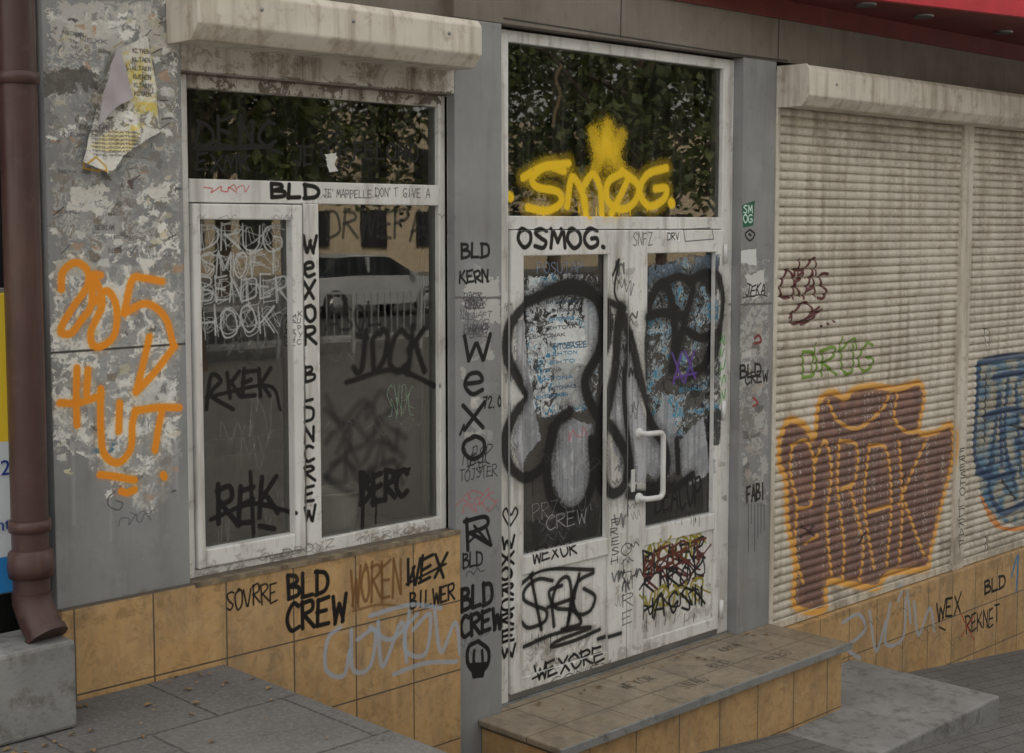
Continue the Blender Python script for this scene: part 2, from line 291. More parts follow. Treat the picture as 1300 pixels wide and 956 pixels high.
# --- door joinery tags
text('OSMOG.',658,291,24,126,5,BK,d,jit=.02,soft=.2); text('SNFZ',804,296,16,26,1.2,BK,d); rect(846,294,18,13,(235,235,235),d); text('DRV',848,296,9,15,1.2,BK,d)
stroke([(868,292),(904,290),(906,304),(870,307),(868,292)],1.3,(40,40,44),d,sm=False)
for k in range(34): scrib(random.uniform(775,806),random.uniform(330,830),random.uniform(8,14),random.uniform(8,22),7,random.choice([.9,1.2,1.8,2.4]),random.choice([BK,(50,50,55),(90,90,96)]),d,op=.85)
for k in range(12): scrib(random.uniform(641,650),random.uniform(330,640),9,random.uniform(8,16),6,1.,(60,60,66),d,op=.8)
stroke([(778,350),(786,330),(780,370),(790,392)],3,BK,d,.4); text('JMT',774,400,20,20,1.6,BK,d); vtext('FRESH',776,660,720,12,1.4,BK,d); vtext('OLMRE',790,690,800,16,1.3,BK,d)
stroke([(648,668),(641,654),(645,646),(649,654),(654,645),(657,652),(648,668)],2.4,BK,d); vtext('WXORCREW',641,684,842,16,3.4,BK,d-.01)
text('WEXOR',677,700,15,58,2.4,BK,d,jit=.06); text('WEXORE',682,846,17,88,3,BK,d,jit=.06); stroke([(676,862),(690,855)],2.4,BK,d)
for st in [[(704,738),(686,736),(670,748),(668,762),(682,770),(696,776),(694,790),(674,798),(664,790)],[(706,796),(704,764),(712,740),(724,734),(728,756),(724,790)],[(698,772),(732,760)],[(756,728),(738,738),(730,758),(736,780),(752,776),(758,758),(744,748)],
           [(664,742),(694,724),(756,724)],[(668,822),(700,808),(730,800),(752,798),(712,814),(704,822),(732,814),(764,800)],[(762,812),(788,804)],[(716,744),(700,752),(708,772),(730,776),(740,792),(716,800)],[(676,728),(690,800)],[(738,730),(722,800)]]:
    stroke(st,9,BB,d,1.,.2,speck=.7); stroke(st,4.6,BB,d,.45,.96,speck=.2)
for q in range(5): stroke([(678+q*8,806),(678+q*8,806+random.uniform(6,22))],1.2,BB,d)
for c,s,y in [((160,150,40),'AKGP',690),((20,20,20),'BEBER',700),((90,34,40),'KPSZ',722),((20,20,22),'RTROP',726),((150,140,50),'MOMO',752),((15,15,16),'HAGSN',760),((100,50,40),'WERT',700)]:
    text(s,818,y+4,26,82,3.,c,d,jit=.12,soft=.3); scrib(820,y,78,30,11,2.2,c,d)
for q in range(6): stroke([(824+q*12,780),(823+q*12,790+random.uniform(0,10))],1.3,(60,30,30),d)
for q in range(5): scrib(914,420+q*18,9,20,5,1.8,(90,170,70),d)
text('CONSY',700,862,9,80,1.2,BK,d)
poly([(640,846),(930,798),(930,806),(640,890)],(110,102,90),d,.4,.02,.54,FB2,band=.1)
# --- right pillar
pr=[(938,330),(978,330),(976,640),(942,640)]
poly(pr,(190,189,186),0,.6,.03,.52,FB2); poly(pr,(120,116,112),0,.7,.03,.58)
rect(942,258,15,28,(14,90,66),0); text('SM',944,261,10,12,1.8,(220,235,228),0); text('OG',944,273,10,12,1.8,(220,235,228),0)
stroke([(952,292),(946,298),(952,306),(958,298),(952,292)],2.2,BK); stroke([(951,298),(953,299)],3,BK)
rect(938,318,20,18,(210,212,212),0,rag=.01); poly([(944,352),(970,342),(970,372),(956,382)],(205,205,203),0,.9,.02); tag('JEKA',946,362,14,26,1.8)
for i in range(22): rect(random.uniform(942,964),random.uniform(395,620),random.uniform(5,14),random.uniform(4,14),random.choice([(204,204,202),(170,160,150),(80,76,74)]),0,op=.6,rag=.02)
text('BLD',940,464,16,28,2.6); text('CREW',946,474,14,30,2.); stroke([(958,430),(963,426),(966,434),(958,436)],3,(120,50,46)); stroke([(956,505),(962,512),(956,516)],2.5,(150,60,50))
text('FABI',948,618,20,24,2.6)
for q in range(6): stroke([(950+q*4,640),(950+q*4,650+random.uniform(8,60))],1.,BK)
# --- shutters
s=.012
for k in range(90):
    x=random.uniform(988,1340); y=random.uniform(150,700); 
    if 1214<x<1232: continue
    stroke([(x,y),(x+random.uniform(-1,1),y+random.uniform(30,150))],random.uniform(1.5,7),random.choice([(120,100,74),(100,88,70),(140,118,88)]),s,1.,random.uniform(.06,.2))
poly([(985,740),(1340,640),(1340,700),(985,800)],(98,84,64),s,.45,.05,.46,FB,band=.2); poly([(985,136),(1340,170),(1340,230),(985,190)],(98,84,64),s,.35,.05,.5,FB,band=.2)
MR=(84,22,24)
text('CRAS',990,346,34,62,3.6,MR,s,jit=.08,soft=.2,slant=.12); stroke([(1016,330),(1014,350),(1034,328),(1036,350)],3,MR,s); stroke([(1002,404),(1022,384),(1034,402),(1016,412),(1040,390)],3,MR,s); stroke([(1006,396),(1008,412),(1044,394)],3,MR,s)
for q in range(3): stroke([(1042+q*8,414-q*3),(1044+q*8,415-q*3)],2.6,MR,s)
GR=(108,142,40)
text('DRUG',1020,446,34,94,3.8,GR,s,jit=.06,soft=.3); stroke([(1036,436),(1030,470)],3,GR,s); stroke([(1070,428),(1066,446),(1084,430),(1088,444)],3,GR,s)
for q in range(4): stroke([(1030+q*22,470),(1030+q*22,480+random.uniform(2,16))],1.2,GR,s)
out=[(990,558),(1002,534),(1022,540),(1034,556),(1040,512),(1056,498),(1074,506),(1082,496),(1108,490),(1140,494),(1166,486),(1174,504),(1168,548),(1190,548),(1208,540),(1210,580),(1196,640),(1182,700),(1176,722),(1130,728),(1112,746),(1080,742),(1052,740),(1046,772),(1022,776),(1008,764),(1010,716),(1000,660),(998,610),(990,590)]
poly(out,(108,72,64),s,.92,.006,.18,NF*.5+NST*.5,.1)
poly(out,(150,108,90),s,.5,.006,.56,NL,.2)
OG=(222,164,74)
stroke(out+[out[0]],14,OG,s,1.,.2,speck=.7); stroke(out+[out[0]],7,OG,s,.4,.97,speck=.2)
for st in [[(1006,566),(1004,600),(1012,640),(1010,700),(1020,740)],[(1006,566),(1024,560),(1034,590),(1030,640),(1012,646)],[(1034,590),(1048,560),(1056,600),(1050,660),(1056,730)],[(1024,690),(1038,680)],
           [(1066,560),(1064,620),(1072,690),(1070,736)],[(1066,560),(1088,566),(1086,610),(1068,622)],[(1080,620),(1096,690),(1092,736)],
           [(1104,566),(1098,640),(1110,722)],[(1104,566),(1126,572),(1132,640),(1126,720)],[(1104,650),(1130,642)],
           [(1142,560),(1146,640),(1142,716)],[(1142,640),(1158,600),(1176,560)],[(1150,640),(1164,680),(1174,706)],[(1052,510),(1064,534),(1090,544),(1120,520),(1130,500)],[(1140,500),(1136,530),(1150,548),(1168,548)]]:
    stroke(st,4.6,OG,s,.4,.9,speck=.25)
for st in [[(1018,668),(1034,680)],[(1034,668),(1018,682)],[(1100,676),(1090,690)],[(1150,600),(1146,616)]]: stroke(st,3,(60,34,34),s)
bp=[(1240,460),(1300,452),(1330,480),(1330,650),(1290,668),(1262,660),(1246,640),(1238,560)]
poly(bp,(128,122,104),s,.6,.01); poly(bp,(46,104,142),s,.85,.01,.44,NL*.6+NF*.4,.1)
BL=(18,58,98)
for st in [[(1242,462),(1270,454),(1300,452),(1334,456)],[(1244,462),(1240,520),(1238,580),(1252,600),(1262,560),(1268,500)],[(1262,480),(1290,474),(1310,480)],[(1250,530),(1280,520),(1310,524)],[(1262,580),(1256,620),(1272,650),(1300,640),(1330,640)],[(1280,480),(1276,560),(1290,620)],[(1290,560),(1310,570),(1330,560)],[(1240,600),(1262,606),(1290,600)],[(1270,500),(1272,590)],[(1290,490),(1296,600)]]:
    stroke(st,7,BL,s,.4,.93,speck=.2)
for st in [[(1252,476),(1250,560)],[(1284,540),(1306,546)],[(1272,610),(1290,634)]]: stroke(st,3,(14,20,30),s,.3)
stroke([(1246,630),(1262,664),(1290,672),(1330,660)],4,(206,130,56),s,.3); stroke([(1250,640),(1270,668)],3,(206,130,56),s)
stroke([(1252,440),(1250,420),(1256,420),(1256,440)],1.6,BK,s); stroke([(1250,700),(1254,680),(1254,702)],1.6,BK,s)
vtext('FRESH',1217,570,620,9,1.4,BK,0); vtext('OLDRAP',1216,620,700,9,1.3,BK,0)
# --- tiled plinth
b=-.03
text('SOVRRE',288,752,24,66,2.2,BK,b,jit=.07); text('BLD',366,732,30,54,5,BK,b); text('CREW',364,770,34,78,5,BK,b)
WC=(112,74,34)
text('WOREN',446,722,46,66,3.4,WC,b,jit=.07,soft=.4,op=.85); stroke([(448,776),(480,768),(510,770)],3,WC,b,.4,.7); stroke([(484,716),(486,760)],3,WC,b,.4,.8)
text('WEX',516,712,30,52,4,BK,b,jit=.07,slant=.1); stroke([(516,742),(566,716)],3,BK,b); text('BILWER',521,754,20,58,2.8,BK,b)
PB=(160,172,186)
for st in [[(432,796),(416,812),(414,850),(436,858),(444,826)],[(446,800),(448,850),(470,846),(476,800),(454,812)],[(480,790),(486,846),(510,790),(516,840)],[(520,776),(514,824),(540,830),(546,780),(524,800)],[(552,776),(560,828),(578,790),(584,830)],[(470,782),(520,768),(560,772)],[(500,856),(540,842),(580,840)],[(470,796),(496,812),(530,780)]]:
    stroke(st,5,PB,b,.6,.75,speck=.4)
for st in [[(1070,790),(1090,780),(1098,800),(1076,822),(1092,836)],[(1104,776),(1112,826),(1124,790)],[(1130,766),(1124,816),(1146,810),(1150,760)],[(1160,764),(1166,806),(1180,772),(1186,800)],[(1140,762),(1150,744),(1156,790)]]:
    stroke(st,4.5,PB,b,.6,.75,speck=.4)
text('WEX',1190,764,24,32,2.8,BK,b,jit=.08); stroke([(1192,796),(1200,800)],2,BK,b); text('REKNET',1226,784,22,44,2.2,BK,b,jit=.08); text('BLD',1250,738,16,28,3,BK,b); stroke([(1220,780),(1236,812)],1.8,(170,60,40),b); stroke([(1236,782),(1220,808)],1.8,(170,60,40),b)
stroke([(1284,732),(1292,706),(1290,750)],3,(40,120,170),b)
for k in range(8): scrib(random.uniform(1060,1250),random.uniform(770,830),20,12,6,1.,(80,66,50),b,op=.6)
poly([(74,780),(580,664),(580,690),(74,806)],(110,90,60),b,.35,.03,.55,FB2)
# lintel joints
for q in [[(640,24),(936,70)],[(936,70),(1000,78)]]: stroke(q,2.,(46,42,38),0,sm=False)
for x,y1,y2 in [(790,-30,48),(990,-10,78)]: stroke([(x,y1),(x-2,y2)],2.,(46,42,38),0,sm=False)
poly([(637,380),(578,380),(578,377),(637,377)],(60,58,56),0,.6); poly([(936,386),(980,384),(980,387),(936,389)],(60,58,56),0,.6)
img=bpy.data.images.new('facade_paint_layer',AW,AH,alpha=True)
img.alpha_mode='CHANNEL_PACKED'
buf=np.dstack([RGB,AL[...,None]]).astype(np.float32)
img.pixels.foreach_set(buf.ravel()); img.update(); img.pack()
# ---------------------------------------------------------------- materials
class NT:
    def __init__(s,name):
        s.m=bpy.data.materials.new(name); s.m.use_nodes=True; s.n=s.m.node_tree.nodes; s.l=s.m.node_tree.links; s.n.clear()
        s.out=s.n.new('ShaderNodeOutputMaterial'); s._pos=None
    def pos(s):
        if not s._pos: s._pos=s.n.new('ShaderNodeNewGeometry')
        return s._pos.outputs['Position']
    def link(s,a,b):
        if hasattr(a,'links') : s.l.new(a,b)
        elif isinstance(a,tuple) and len(a)==3 and len(getattr(b,'default_value',()))==4: b.default_value=(*a,1)
        else: b.default_value=a
    def math(s,op,a,b=0.,c=0.,clamp=False):
        n=s.n.new('ShaderNodeMath'); n.operation=op; n.use_clamp=clamp
        for i,v in enumerate((a,b,c)): s.link(v,n.inputs[i])
        return n.outputs[0]
    def mapr(s,v,a,b,c,d):
        n=s.n.new('ShaderNodeMapRange'); s.link(v,n.inputs[0])
        for i,q in enumerate((a,b,c,d)): n.inputs[i+1].default_value=q
        return n.outputs[0]
    def mix(s,f,a,b):
        n=s.n.new('ShaderNodeMix'); n.data_type='RGBA'; s.link(f,n.inputs[0]); s.link(a,n.inputs[6]); s.link(b,n.inputs[7]); return n.outputs[2]
    def noise(s,scale,detail=4,rough=.6,vec=None,stretch=None,dist=0.):
        v=vec or s.pos()
        if stretch:
            mp=s.n.new('ShaderNodeVectorMath'); mp.operation='MULTIPLY'; s.link(v,mp.inputs[0]); mp.inputs[1].default_value=stretch; v=mp.outputs[0]
        n=s.n.new('ShaderNodeTexNoise'); n.inputs['Scale'].default_value=scale; n.inputs['Detail'].default_value=detail; n.inputs['Roughness'].default_value=rough; n.inputs['Distortion'].default_value=dist
        s.l.new(v,n.inputs['Vector']); return n.outputs['Fac']
    def xyz(s):
        n=s.n.new('ShaderNodeSeparateXYZ'); s.l.new(s.pos(),n.inputs[0]); return n.outputs
    def comb(s,x,y,z=0.):
        n=s.n.new('ShaderNodeCombineXYZ')
        for i,v in enumerate((x,y,z)): s.link(v,n.inputs[i])
        return n.outputs[0]
    def paint(s,mask=True):
        o=s.xyz(); u=s.math('MULTIPLY',s.math('SUBTRACT',o[0],AX0),1/(AX1-AX0)); v=s.math('MULTIPLY',s.math('SUBTRACT',o[2],AZ0),1/(AZ1-AZ0))
        t=s.n.new('ShaderNodeTexImage'); t.image=img; t.extension='CLIP'; s.l.new(s.comb(u,v),t.inputs[0])
        a=t.outputs['Alpha']
        if mask:
            q=s.n.new('ShaderNodeSeparateXYZ'); s.l.new(s._pos.outputs['True Normal'],q.inputs[0])
            a=s.math('MULTIPLY',a,s.mapr(q.outputs[1],-.15,-.4,0,1))
        return t.outputs['Color'],a
    def bump(s,h,st=.3,dist=.004):
        n=s.n.new('ShaderNodeBump'); n.inputs['Strength'].default_value=st; n.inputs['Distance'].default_value=dist; s.link(h,n.inputs['Height']); return n.outputs[0]
    def bsdf(s,col,rough=.7,nrm=None,metal=0.,spec=.4):
        b=s.n.new('ShaderNodeBsdfPrincipled'); s.link(col,b.inputs['Base Color']); s.link(rough,b.inputs['Roughness']); b.inputs['Metallic'].default_value=metal; b.inputs['Specular IOR Level'].default_value=spec
        if nrm: s.l.new(nrm,b.inputs['Normal'])
        return b.outputs[0]
    def done(s,sh): s.l.new(sh,s.out.inputs[0]); return s.m
def surf(name,base,dark=None,grime=(.12,.10,.08),g_amt=.5,g_thr=(.5,.72),rough=.65,paint=False,scale=3.,streak=True,bump=0.,metal=0.,spec=.4,mask=True,fine=40.):
    k=NT(name); dark=dark or tuple(c*.72 for c in base)
    c=k.mix(k.mapr(k.noise(scale,3,.65),.32,.7,0,1),dark,base)
    if streak:
        f=k.math('MULTIPLY',k.mapr(k.noise(6,4,.65,stretch=(2.4,2.4,.22)),g_thr[0],g_thr[1],0,1),g_amt); c=k.mix(f,c,grime)
    n2=k.noise(11,5,.75)
    f2=k.math('MULTIPLY',k.mapr(n2,g_thr[0]+.06,g_thr[1]+.02,0,1),g_amt); c=k.mix(f2,c,grime)
    if paint:
        pc,pa=k.paint(mask); c=k.mix(pa,c,pc)
    return k.done(k.bsdf(c,k.mapr(n2,.3,.7,max(.05,rough-.1),min(1,rough+.12)),k.bump(k.noise(fine*1.3,2,.6),bump) if bump else None,metal,spec))
def plain(name,col,rough=.7,metal=0.):
    k=NT(name); c=k.mix(k.mapr(k.noise(5,2),.35,.7,0,1),tuple(x*.75 for x in col),col); return k.done(k.bsdf(c,rough,None,metal))
m_clad=surf('grey_cladding',(.29,.295,.30),(.225,.23,.235),(.15,.13,.11),.4,paint=True,rough=.5)
m_lint=surf('lintel_cladding',(.215,.185,.155),(.155,.135,.11),(.10,.08,.06),.5,paint=True,rough=.55)
m_frame=surf('dirty_white_pvc',(.78,.775,.765),(.64,.635,.615),(.26,.22,.17),.65,(.50,.72),paint=True,rough=.38,fine=70)
m_wood=surf('weathered_white_paint',(.58,.56,.51),(.41,.38,.335),(.13,.10,.07),.8,(.48,.66),paint=True,rough=.7)
m_box=surf('roller_box_metal',(.66,.61,.53),(.55,.505,.43),(.26,.20,.14),.7,(.48,.71),rough=.45)
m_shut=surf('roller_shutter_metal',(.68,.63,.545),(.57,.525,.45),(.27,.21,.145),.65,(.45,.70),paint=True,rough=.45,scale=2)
m_red=plain('red_sign_panel',(.60,.03,.05),.35)
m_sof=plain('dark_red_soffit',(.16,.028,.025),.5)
m_yel=plain('yellow_sign_panel',(.80,.56,.03),.35)
m_pipe=surf('brown_painted_pipe',(.075,.035,.03),(.05,.025,.022),(.14,.10,.075),.35,rough=.42,fine=25)
m_dark=plain('dark_gap',(.012,.012,.013),.8)
m_int=plain('dim_plaster',(.08,.075,.065),.9)
m_conc=surf('rough_concrete',(.27,.27,.265),(.19,.19,.185),(.09,.08,.07),.7,(.44,.66),rough=.85,bump=.6,streak=False)
m_white=plain('white_plastic',(.75,.75,.70),.4)
m_hand=plain('white_handle',(.80,.80,.79),.3)
m_metal=plain('grey_metal',(.3,.3,.3),.4,.8)
m_sill=surf('stained_sill',(.34,.27,.18),(.23,.18,.115),(.09,.07,.05),.8,(.42,.62),rough=.75)
m_paper=surf('paper_flyer',(.76,.75,.70),(.68,.66,.61),(.4,.36,.28),.3,paint=True,mask=False,rough=.8)
m_paperb=surf('paper_back',(.42,.39,.41),(.34,.31,.33),(.2,.18,.17),.4,rough=.85)
def tiles(name,horizontal,zt,paint=True,dirt=.55,c1=(.52,.325,.145),c2=(.43,.26,.11),lt=(.56,.39,.205)):
    k=NT(name); o=k.xyz()
    v=k.comb(k.math('ADD',o[0],-2.54+30),k.math('ADD',o[1] if horizontal else o[2],(-zt if not horizontal else 0)+30.0))
    b=k.n.new('ShaderNodeTexBrick'); b.offset=0; b.inputs['Scale'].default_value=1; b.inputs['Brick Width'].default_value=.3; b.inputs['Row Height'].default_value=.3; b.inputs['Mortar Size'].default_value=.0035; b.inputs['Mortar Smooth'].default_value=.2
    b.inputs['Color1'].default_value=(*c1,1); b.inputs['Color2'].default_value=(*c2,1); b.inputs['Mortar'].default_value=(.10,.08,.06,1); k.l.new(v,b.inputs['Vector'])
    c=b.outputs['Color']
    c=k.mix(k.mapr(k.noise(9,5,.7,dist=1.2),.42,.66,0,.6),c,lt); c=k.mix(k.mapr(k.noise(15,5,.75,dist=1.5),.50,.68,0,.65),c,tuple(x*.5 for x in c1))
    c=k.mix(k.mapr(k.noise(4,4,.7,stretch=(1.8,1.8,.5)),.46,.74,0,dirt),c,(.15,.125,.10))
    c=k.mix(k.math('MULTIPLY',b.outputs['Fac'],1.),c,(.10,.08,.06))
    if paint: pc,pa=k.paint(); c=k.mix(pa,c,pc)
    return k.done(k.bsdf(c,k.mapr(k.noise(12,2),.3,.7,.3,.6)))
def glass(name,refl=1.0,dirt=.14):
    k=NT(name)
    fr=k.n.new('ShaderNodeFresnel'); fr.inputs['IOR'].default_value=1.5
    nb=k.bump(k.noise(2.2,1,.5),.13,.004)
    gl=k.n.new('ShaderNodeBsdfGlossy'); gl.inputs['Roughness'].default_value=.012; gl.inputs['Color'].default_value=(.97,.96,.92,1); k.l.new(nb,gl.inputs['Normal'])
    tr=k.n.new('ShaderNodeBsdfTransparent'); tr.inputs['Color'].default_value=(.75,.78,.75,1)
    m1=k.n.new('ShaderNodeMixShader'); k.l.new(k.math('MULTIPLY_ADD',fr.outputs[0],refl,.05,clamp=True),m1.inputs[0]); k.l.new(tr.outputs[0],m1.inputs[1]); k.l.new(gl.outputs[0],m1.inputs[2])
    df=k.bsdf((.26,.25,.22),.9)
    dn=k.math('ADD',k.mapr(k.noise(7,4,.7,stretch=(3.5,1,.25)),.44,.75,.0,dirt),k.mapr(k.noise(14,4,.8),.57,.8,0,dirt*1.2))
    m2=k.n.new('ShaderNodeMixShader'); k.l.new(dn,m2.inputs[0]); k.l.new(m1.outputs[0],m2.inputs[1]); k.l.new(df,m2.inputs[2])
    pc,pa=k.paint(); pb=k.bsdf(pc,.45)
    m3=k.n.new('ShaderNodeMixShader'); k.l.new(pa,m3.inputs[0]); k.l.new(m2.outputs[0],m3.inputs[1]); k.l.new(pb,m3.inputs[2])
    return k.done(m3.outputs[0])
m_glass=glass('dirty_window_glass',1.7,.10); m_glassd=glass('dirty_door_glass',1.15,.11)
# ---------------------------------------------------------------- geometry helpers
def obj(name,me,mat=None,parent=None):
    o=bpy.data.objects.new(name,me); scene.collection.objects.link(o)
    if mat is not None and len(me.materials)==0: me.materials.append(mat)
    if parent: o.parent=parent
    return o
def empty(name):
    o=bpy.data.objects.new(name,None); scene.collection.objects.link(o); return o
def box(name,x1,x2,y1,y2,z1,z2,mat,parent=None,bev=.003):
    bm=bmesh.new(); bmesh.ops.create_cube(bm,size=1)
    for v in bm.verts: v.co=Vector(((x1+x2)/2+v.co.x*(x2-x1),(y1+y2)/2+v.co.y*(y2-y1),(z1+z2)/2+v.co.z*(z2-z1)))
    if bev: bmesh.ops.bevel(bm,geom=bm.edges[:],offset=bev,segments=2,affect='EDGES',profile=.5)
    me=bpy.data.meshes.new(name); bm.to_mesh(me); bm.free(); return obj(name,me,mat,parent)
def prof(name,pts,x1,x2,mat,parent=None,smooth=False,cap=True):
    """extrude a (y,z) outline along X"""
    n=len(pts); vs=[(x1,y,z) for y,z in pts]+[(x2,y,z) for y,z in pts]
    fs=[(i,(i+1)%n,n+(i+1)%n,n+i) for i in range(n if cap else n-1)]
    if cap: fs+=[tuple(range(n))[::-1],tuple(range(n,2*n))]
    me=bpy.data.meshes.new(name); me.from_pydata(vs,[],fs); me.update()
    bm=bmesh.new(); bm.from_mesh(me)
    if cap: bmesh.ops.recalc_face_normals(bm,faces=bm.faces)
    bm.to_mesh(me); bm.free()
    return obj(name,me,mat,parent)
def prism(name,poly_xy,z1,z2,mat,parent=None):
    n=len(poly_xy); vs=[(a,b_,z1) for a,b_ in poly_xy]+[(a,b_,z2) for a,b_ in poly_xy]
    fs=[(i,(i+1)%n,n+(i+1)%n,n+i) for i in range(n)]+[tuple(range(n))[::-1],tuple(range(n,2*n))]
    me=bpy.data.meshes.new(name); me.from_pydata(vs,[],fs); bm=bmesh.new(); bm.from_mesh(me); bmesh.ops.recalc_face_normals(bm,faces=bm.faces); bm.to_mesh(me); bm.free(); return obj(name,me,mat,parent)
def tube(name,pts,r,mat,parent=None,seg=16,cyc=False):
    cu=bpy.data.curves.new(name,'CURVE'); cu.dimensions='3D'; cu.bevel_depth=r; cu.bevel_resolution=5; cu.use_fill_caps=True
    sp=cu.splines.new('POLY'); sp.points.add(len(pts)-1)
    for p,q in zip(sp.points,pts): p.co=(*q,1)
    o=bpy.data.objects.new(name,cu); scene.collection.objects.link(o)
    dg=bpy.context.evaluated_depsgraph_get(); me=bpy.data.meshes.new_from_object(o.evaluated_get(dg)); bpy.data.objects.remove(o)
    for p in me.polygons: p.use_smooth=True
    me.name=name; me.materials.clear(); return obj(name,me,mat,parent)
def lathe(name,pr,c,mat,parent=None,seg=32,axis='Z'):
    vs=[];fs=[]
    for r,z in pr:
        for i in range(seg):
            a=2*math.pi*i/seg
            vs.append((c[0]+r*math.cos(a),c[1]+r*math.sin(a),c[2]+z) if axis=='Z' else (c[0]+r*math.cos(a),c[1]+z,c[2]+r*math.sin(a)))
    for j in range(len(pr)-1):
        for i in range(seg): fs.append((j*seg+i,j*seg+(i+1)%seg,(j+1)*seg+(i+1)%seg,(j+1)*seg+i))
    me=bpy.data.meshes.new(name); me.from_pydata(vs,[],fs); me.update()
    for p in me.polygons: p.use_smooth=True
    return obj(name,me,mat,parent)
def multibox(name,bl,mat,parent=None):
    V=[];Fc=[]
    for x1,x2,y1,y2,z1,z2 in bl:
        b0=len(V); V+=[(x,y,z) for z in (z1,z2) for y in (y1,y2) for x in (x1,x2)]
        Fc+=[tuple(b0+i for i in q) for q in ((0,2,3,1),(4,5,7,6),(0,1,5,4),(2,6,7,3),(0,4,6,2),(1,3,7,5))]
    me=bpy.data.meshes.new(name); me.from_pydata(V,[],Fc); return obj(name,me,mat,parent)
def frame4(pre,x1,x2,z1,z2,wl,wr,wt,wb,yf,dp,mat,par,bev=.004):
    box(pre+'_stile_a',x1,x1+wl,yf,yf+dp,z1,z2,mat,par,bev); box(pre+'_stile_b',x2-wr,x2,yf,yf+dp,z1,z2,mat,par,bev)
    box(pre+'_top_rail',x1+wl,x2-wr,yf+.001,yf+dp,z2-wt,z2,mat,par,bev); box(pre+'_bottom_rail',x1+wl,x2-wr,yf+.001,yf+dp,z1,z1+wb,mat,par,bev)
# ---------------------------------------------------------------- the shop building
B=empty('graffitied_shop_building')
xL0=PX(64); xL1=PX(236); xP0=PX(578); xP1=PX(637); xR0=PX(940); xR1=PX(981); xG0=PX(1217); xG1=PX(1229)
zTile=PZ(400,711,-.03); zSill=PZ(400,704,.06); zWT=PZ(400,108,WD); zDT=PZ(780,56,WD); zDB=PZ(785,846,WD)
zShB=PZ(1100,762,0.); zTop=5.6
m_tile=tiles('sandstone_wall_tiles',False,zTile)
m_tilef=tiles('worn_step_tiles',True,0,False,.85,(.30,.245,.175),(.25,.20,.14),(.33,.28,.21))
box('left_cladding_panel',xL0,xL1,0,.22,zTile-.02,zTop,m_clad,B)
box('window_header_wall',xL1,xP0,.055,.22,zWT,zTop,m_lint,B,0)
box('cladding_pillar_a',xP0,xP1,0,.22,.2,zDT+.01,m_clad,B)
box('cladding_pillar_b',xR0,xR1,0,.22,.1,zDT+.01,m_clad,B)
box('lintel_band',xP0,13,.002,.22,zDT+.012,zTop,m_lint,B)
box('plinth_under_window',xL0-.0,xP0-.002,-.03,.22,.2,zTile,m_tile,B)
box('plinth_under_shutter',xR1+.002,13,-.03,.22,-.8,zShB,m_tile,B)
box('upper_wall',1.0,xL0-.002,.16,.3,0,zTop,m_dark,B,0)
box('door_base',xP1,xR0,.05,.22,0,zDB-.001,m_conc,B,0)
prof('window_sill',[(-.035,zTile-.012),(-.035,zTile+.004),(.06,zSill),(.2,zSill),(.2,zTile-.012)],xL1+.002,xP0-.002,m_sill,B)
box('rear_wall',1.0,13,5.6,5.8,-.8,zTop,m_int,B,0); box('side_wall_a',1.8,2.0,.3,5.6,-.8,zTop,m_int,B,0); box('side_wall_b',12.8,13,.22,5.6,-.8,zTop,m_int,B,0)
box('roof_slab',1.0,13,-.0,5.8,zTop,zTop+.25,m_conc,B,0); box('ceiling',2.0,12.8,.22,5.6,3.95,4.05,m_int,B,0)
box('interior_floor',2.0,12.8,.22,5.6,zDB-.1,zDB-.02,m_int,B,0)
box('partition_wall',xR1-.1,xR1+.05,.22,5.6,zDB,3.95,m_int,B,0)
box('inner_window_shelf',xL1,xP0,.22,.55,zSill-.05,zSill-.01,m_int,B,0)
box('shop_counter',3.2,4.8,1.6,2.1,zDB,zDB+1.0,m_int,B)
# sign band: splayed away from the facade to the right
sx=lambda X: -.32-.224*(X-6.29)
def splay(nm,a,bq,mat,z1=4.075,z2=5.3): prism(nm,[(a,sx(a)),(bq,sx(bq)),(bq,sx(bq)+.04),(a,sx(a)+.04)],z1,z2,mat,B)
splay('yellow_fascia',5.15,6.288,m_yel); splay('red_fascia',6.29,12.6,m_red)
prism('soffit',[(5.15,sx(5.15)+.042),(12.6,sx(12.6)+.042),(12.6,0),(5.15,0)],4.085,4.11,m_sof,B)
prism('soffit_wall_trim',[(4.8,-.012),(12.6,-.012),(12.6,0),(4.8,0)],3.985,4.084,m_sof,B)
for xx in (6.75,7.35,8.3): lathe('soffit_downlight',[(0,0),(.045,0),(.055,-.006),(.055,.01)],(xx,-.24,4.078),m_metal,B,24)
# window
W=empty('window_unit'); W.parent=B
wl=xL1; wr=PX(566,WD)
zTG=PZ(400,124,WD); zTB=PZ(400,231,WD); zMB=PZ(400,259,WD); zWB=zSill
dp=.07
box('outer_stile_a',wl,PX(243,WD),WD,WD+dp,zWB,zWT,m_frame,W,.004)
box('outer_stile_b',PX(558,WD),wr,WD,WD+dp,zWB,zWT,m_frame,W,.004)
box('jamb_filler',wr,xP0,.045,.2,zWB,zWT,m_wood,W,.003)
xa,xb=PX(243,WD),PX(558,WD)
box('head_rail',xa,xb,WD+.001,WD+dp,zTG,zWT,m_wood,W,.004)
box('header_strip',xL1,xP0,.0,.054,zWT+.005,zWT+.17,m_wood,W,.004)
box('transom_rail',xa,xb,WD-.004,WD+dp,zMB,zTB,m_frame,W,.004)
xm0,xm1=PX(386,WD),PX(405,WD)
box('mullion',xm0,xm1,WD-.006,WD+dp,zWB+.002,zMB,m_frame,W,.004)
zRB=PZ(480,671,WD)
box('sash_bottom_rail',xm1,xb,WD+.001,WD+dp,zWB,zRB,m_frame,W,.004)
box('bottom_rail_a',xa,xm0,WD+.001,WD+dp,zWB,zWB+.03,m_frame,W,.004)
cz0,cz1=zWB+.034,zMB-.004
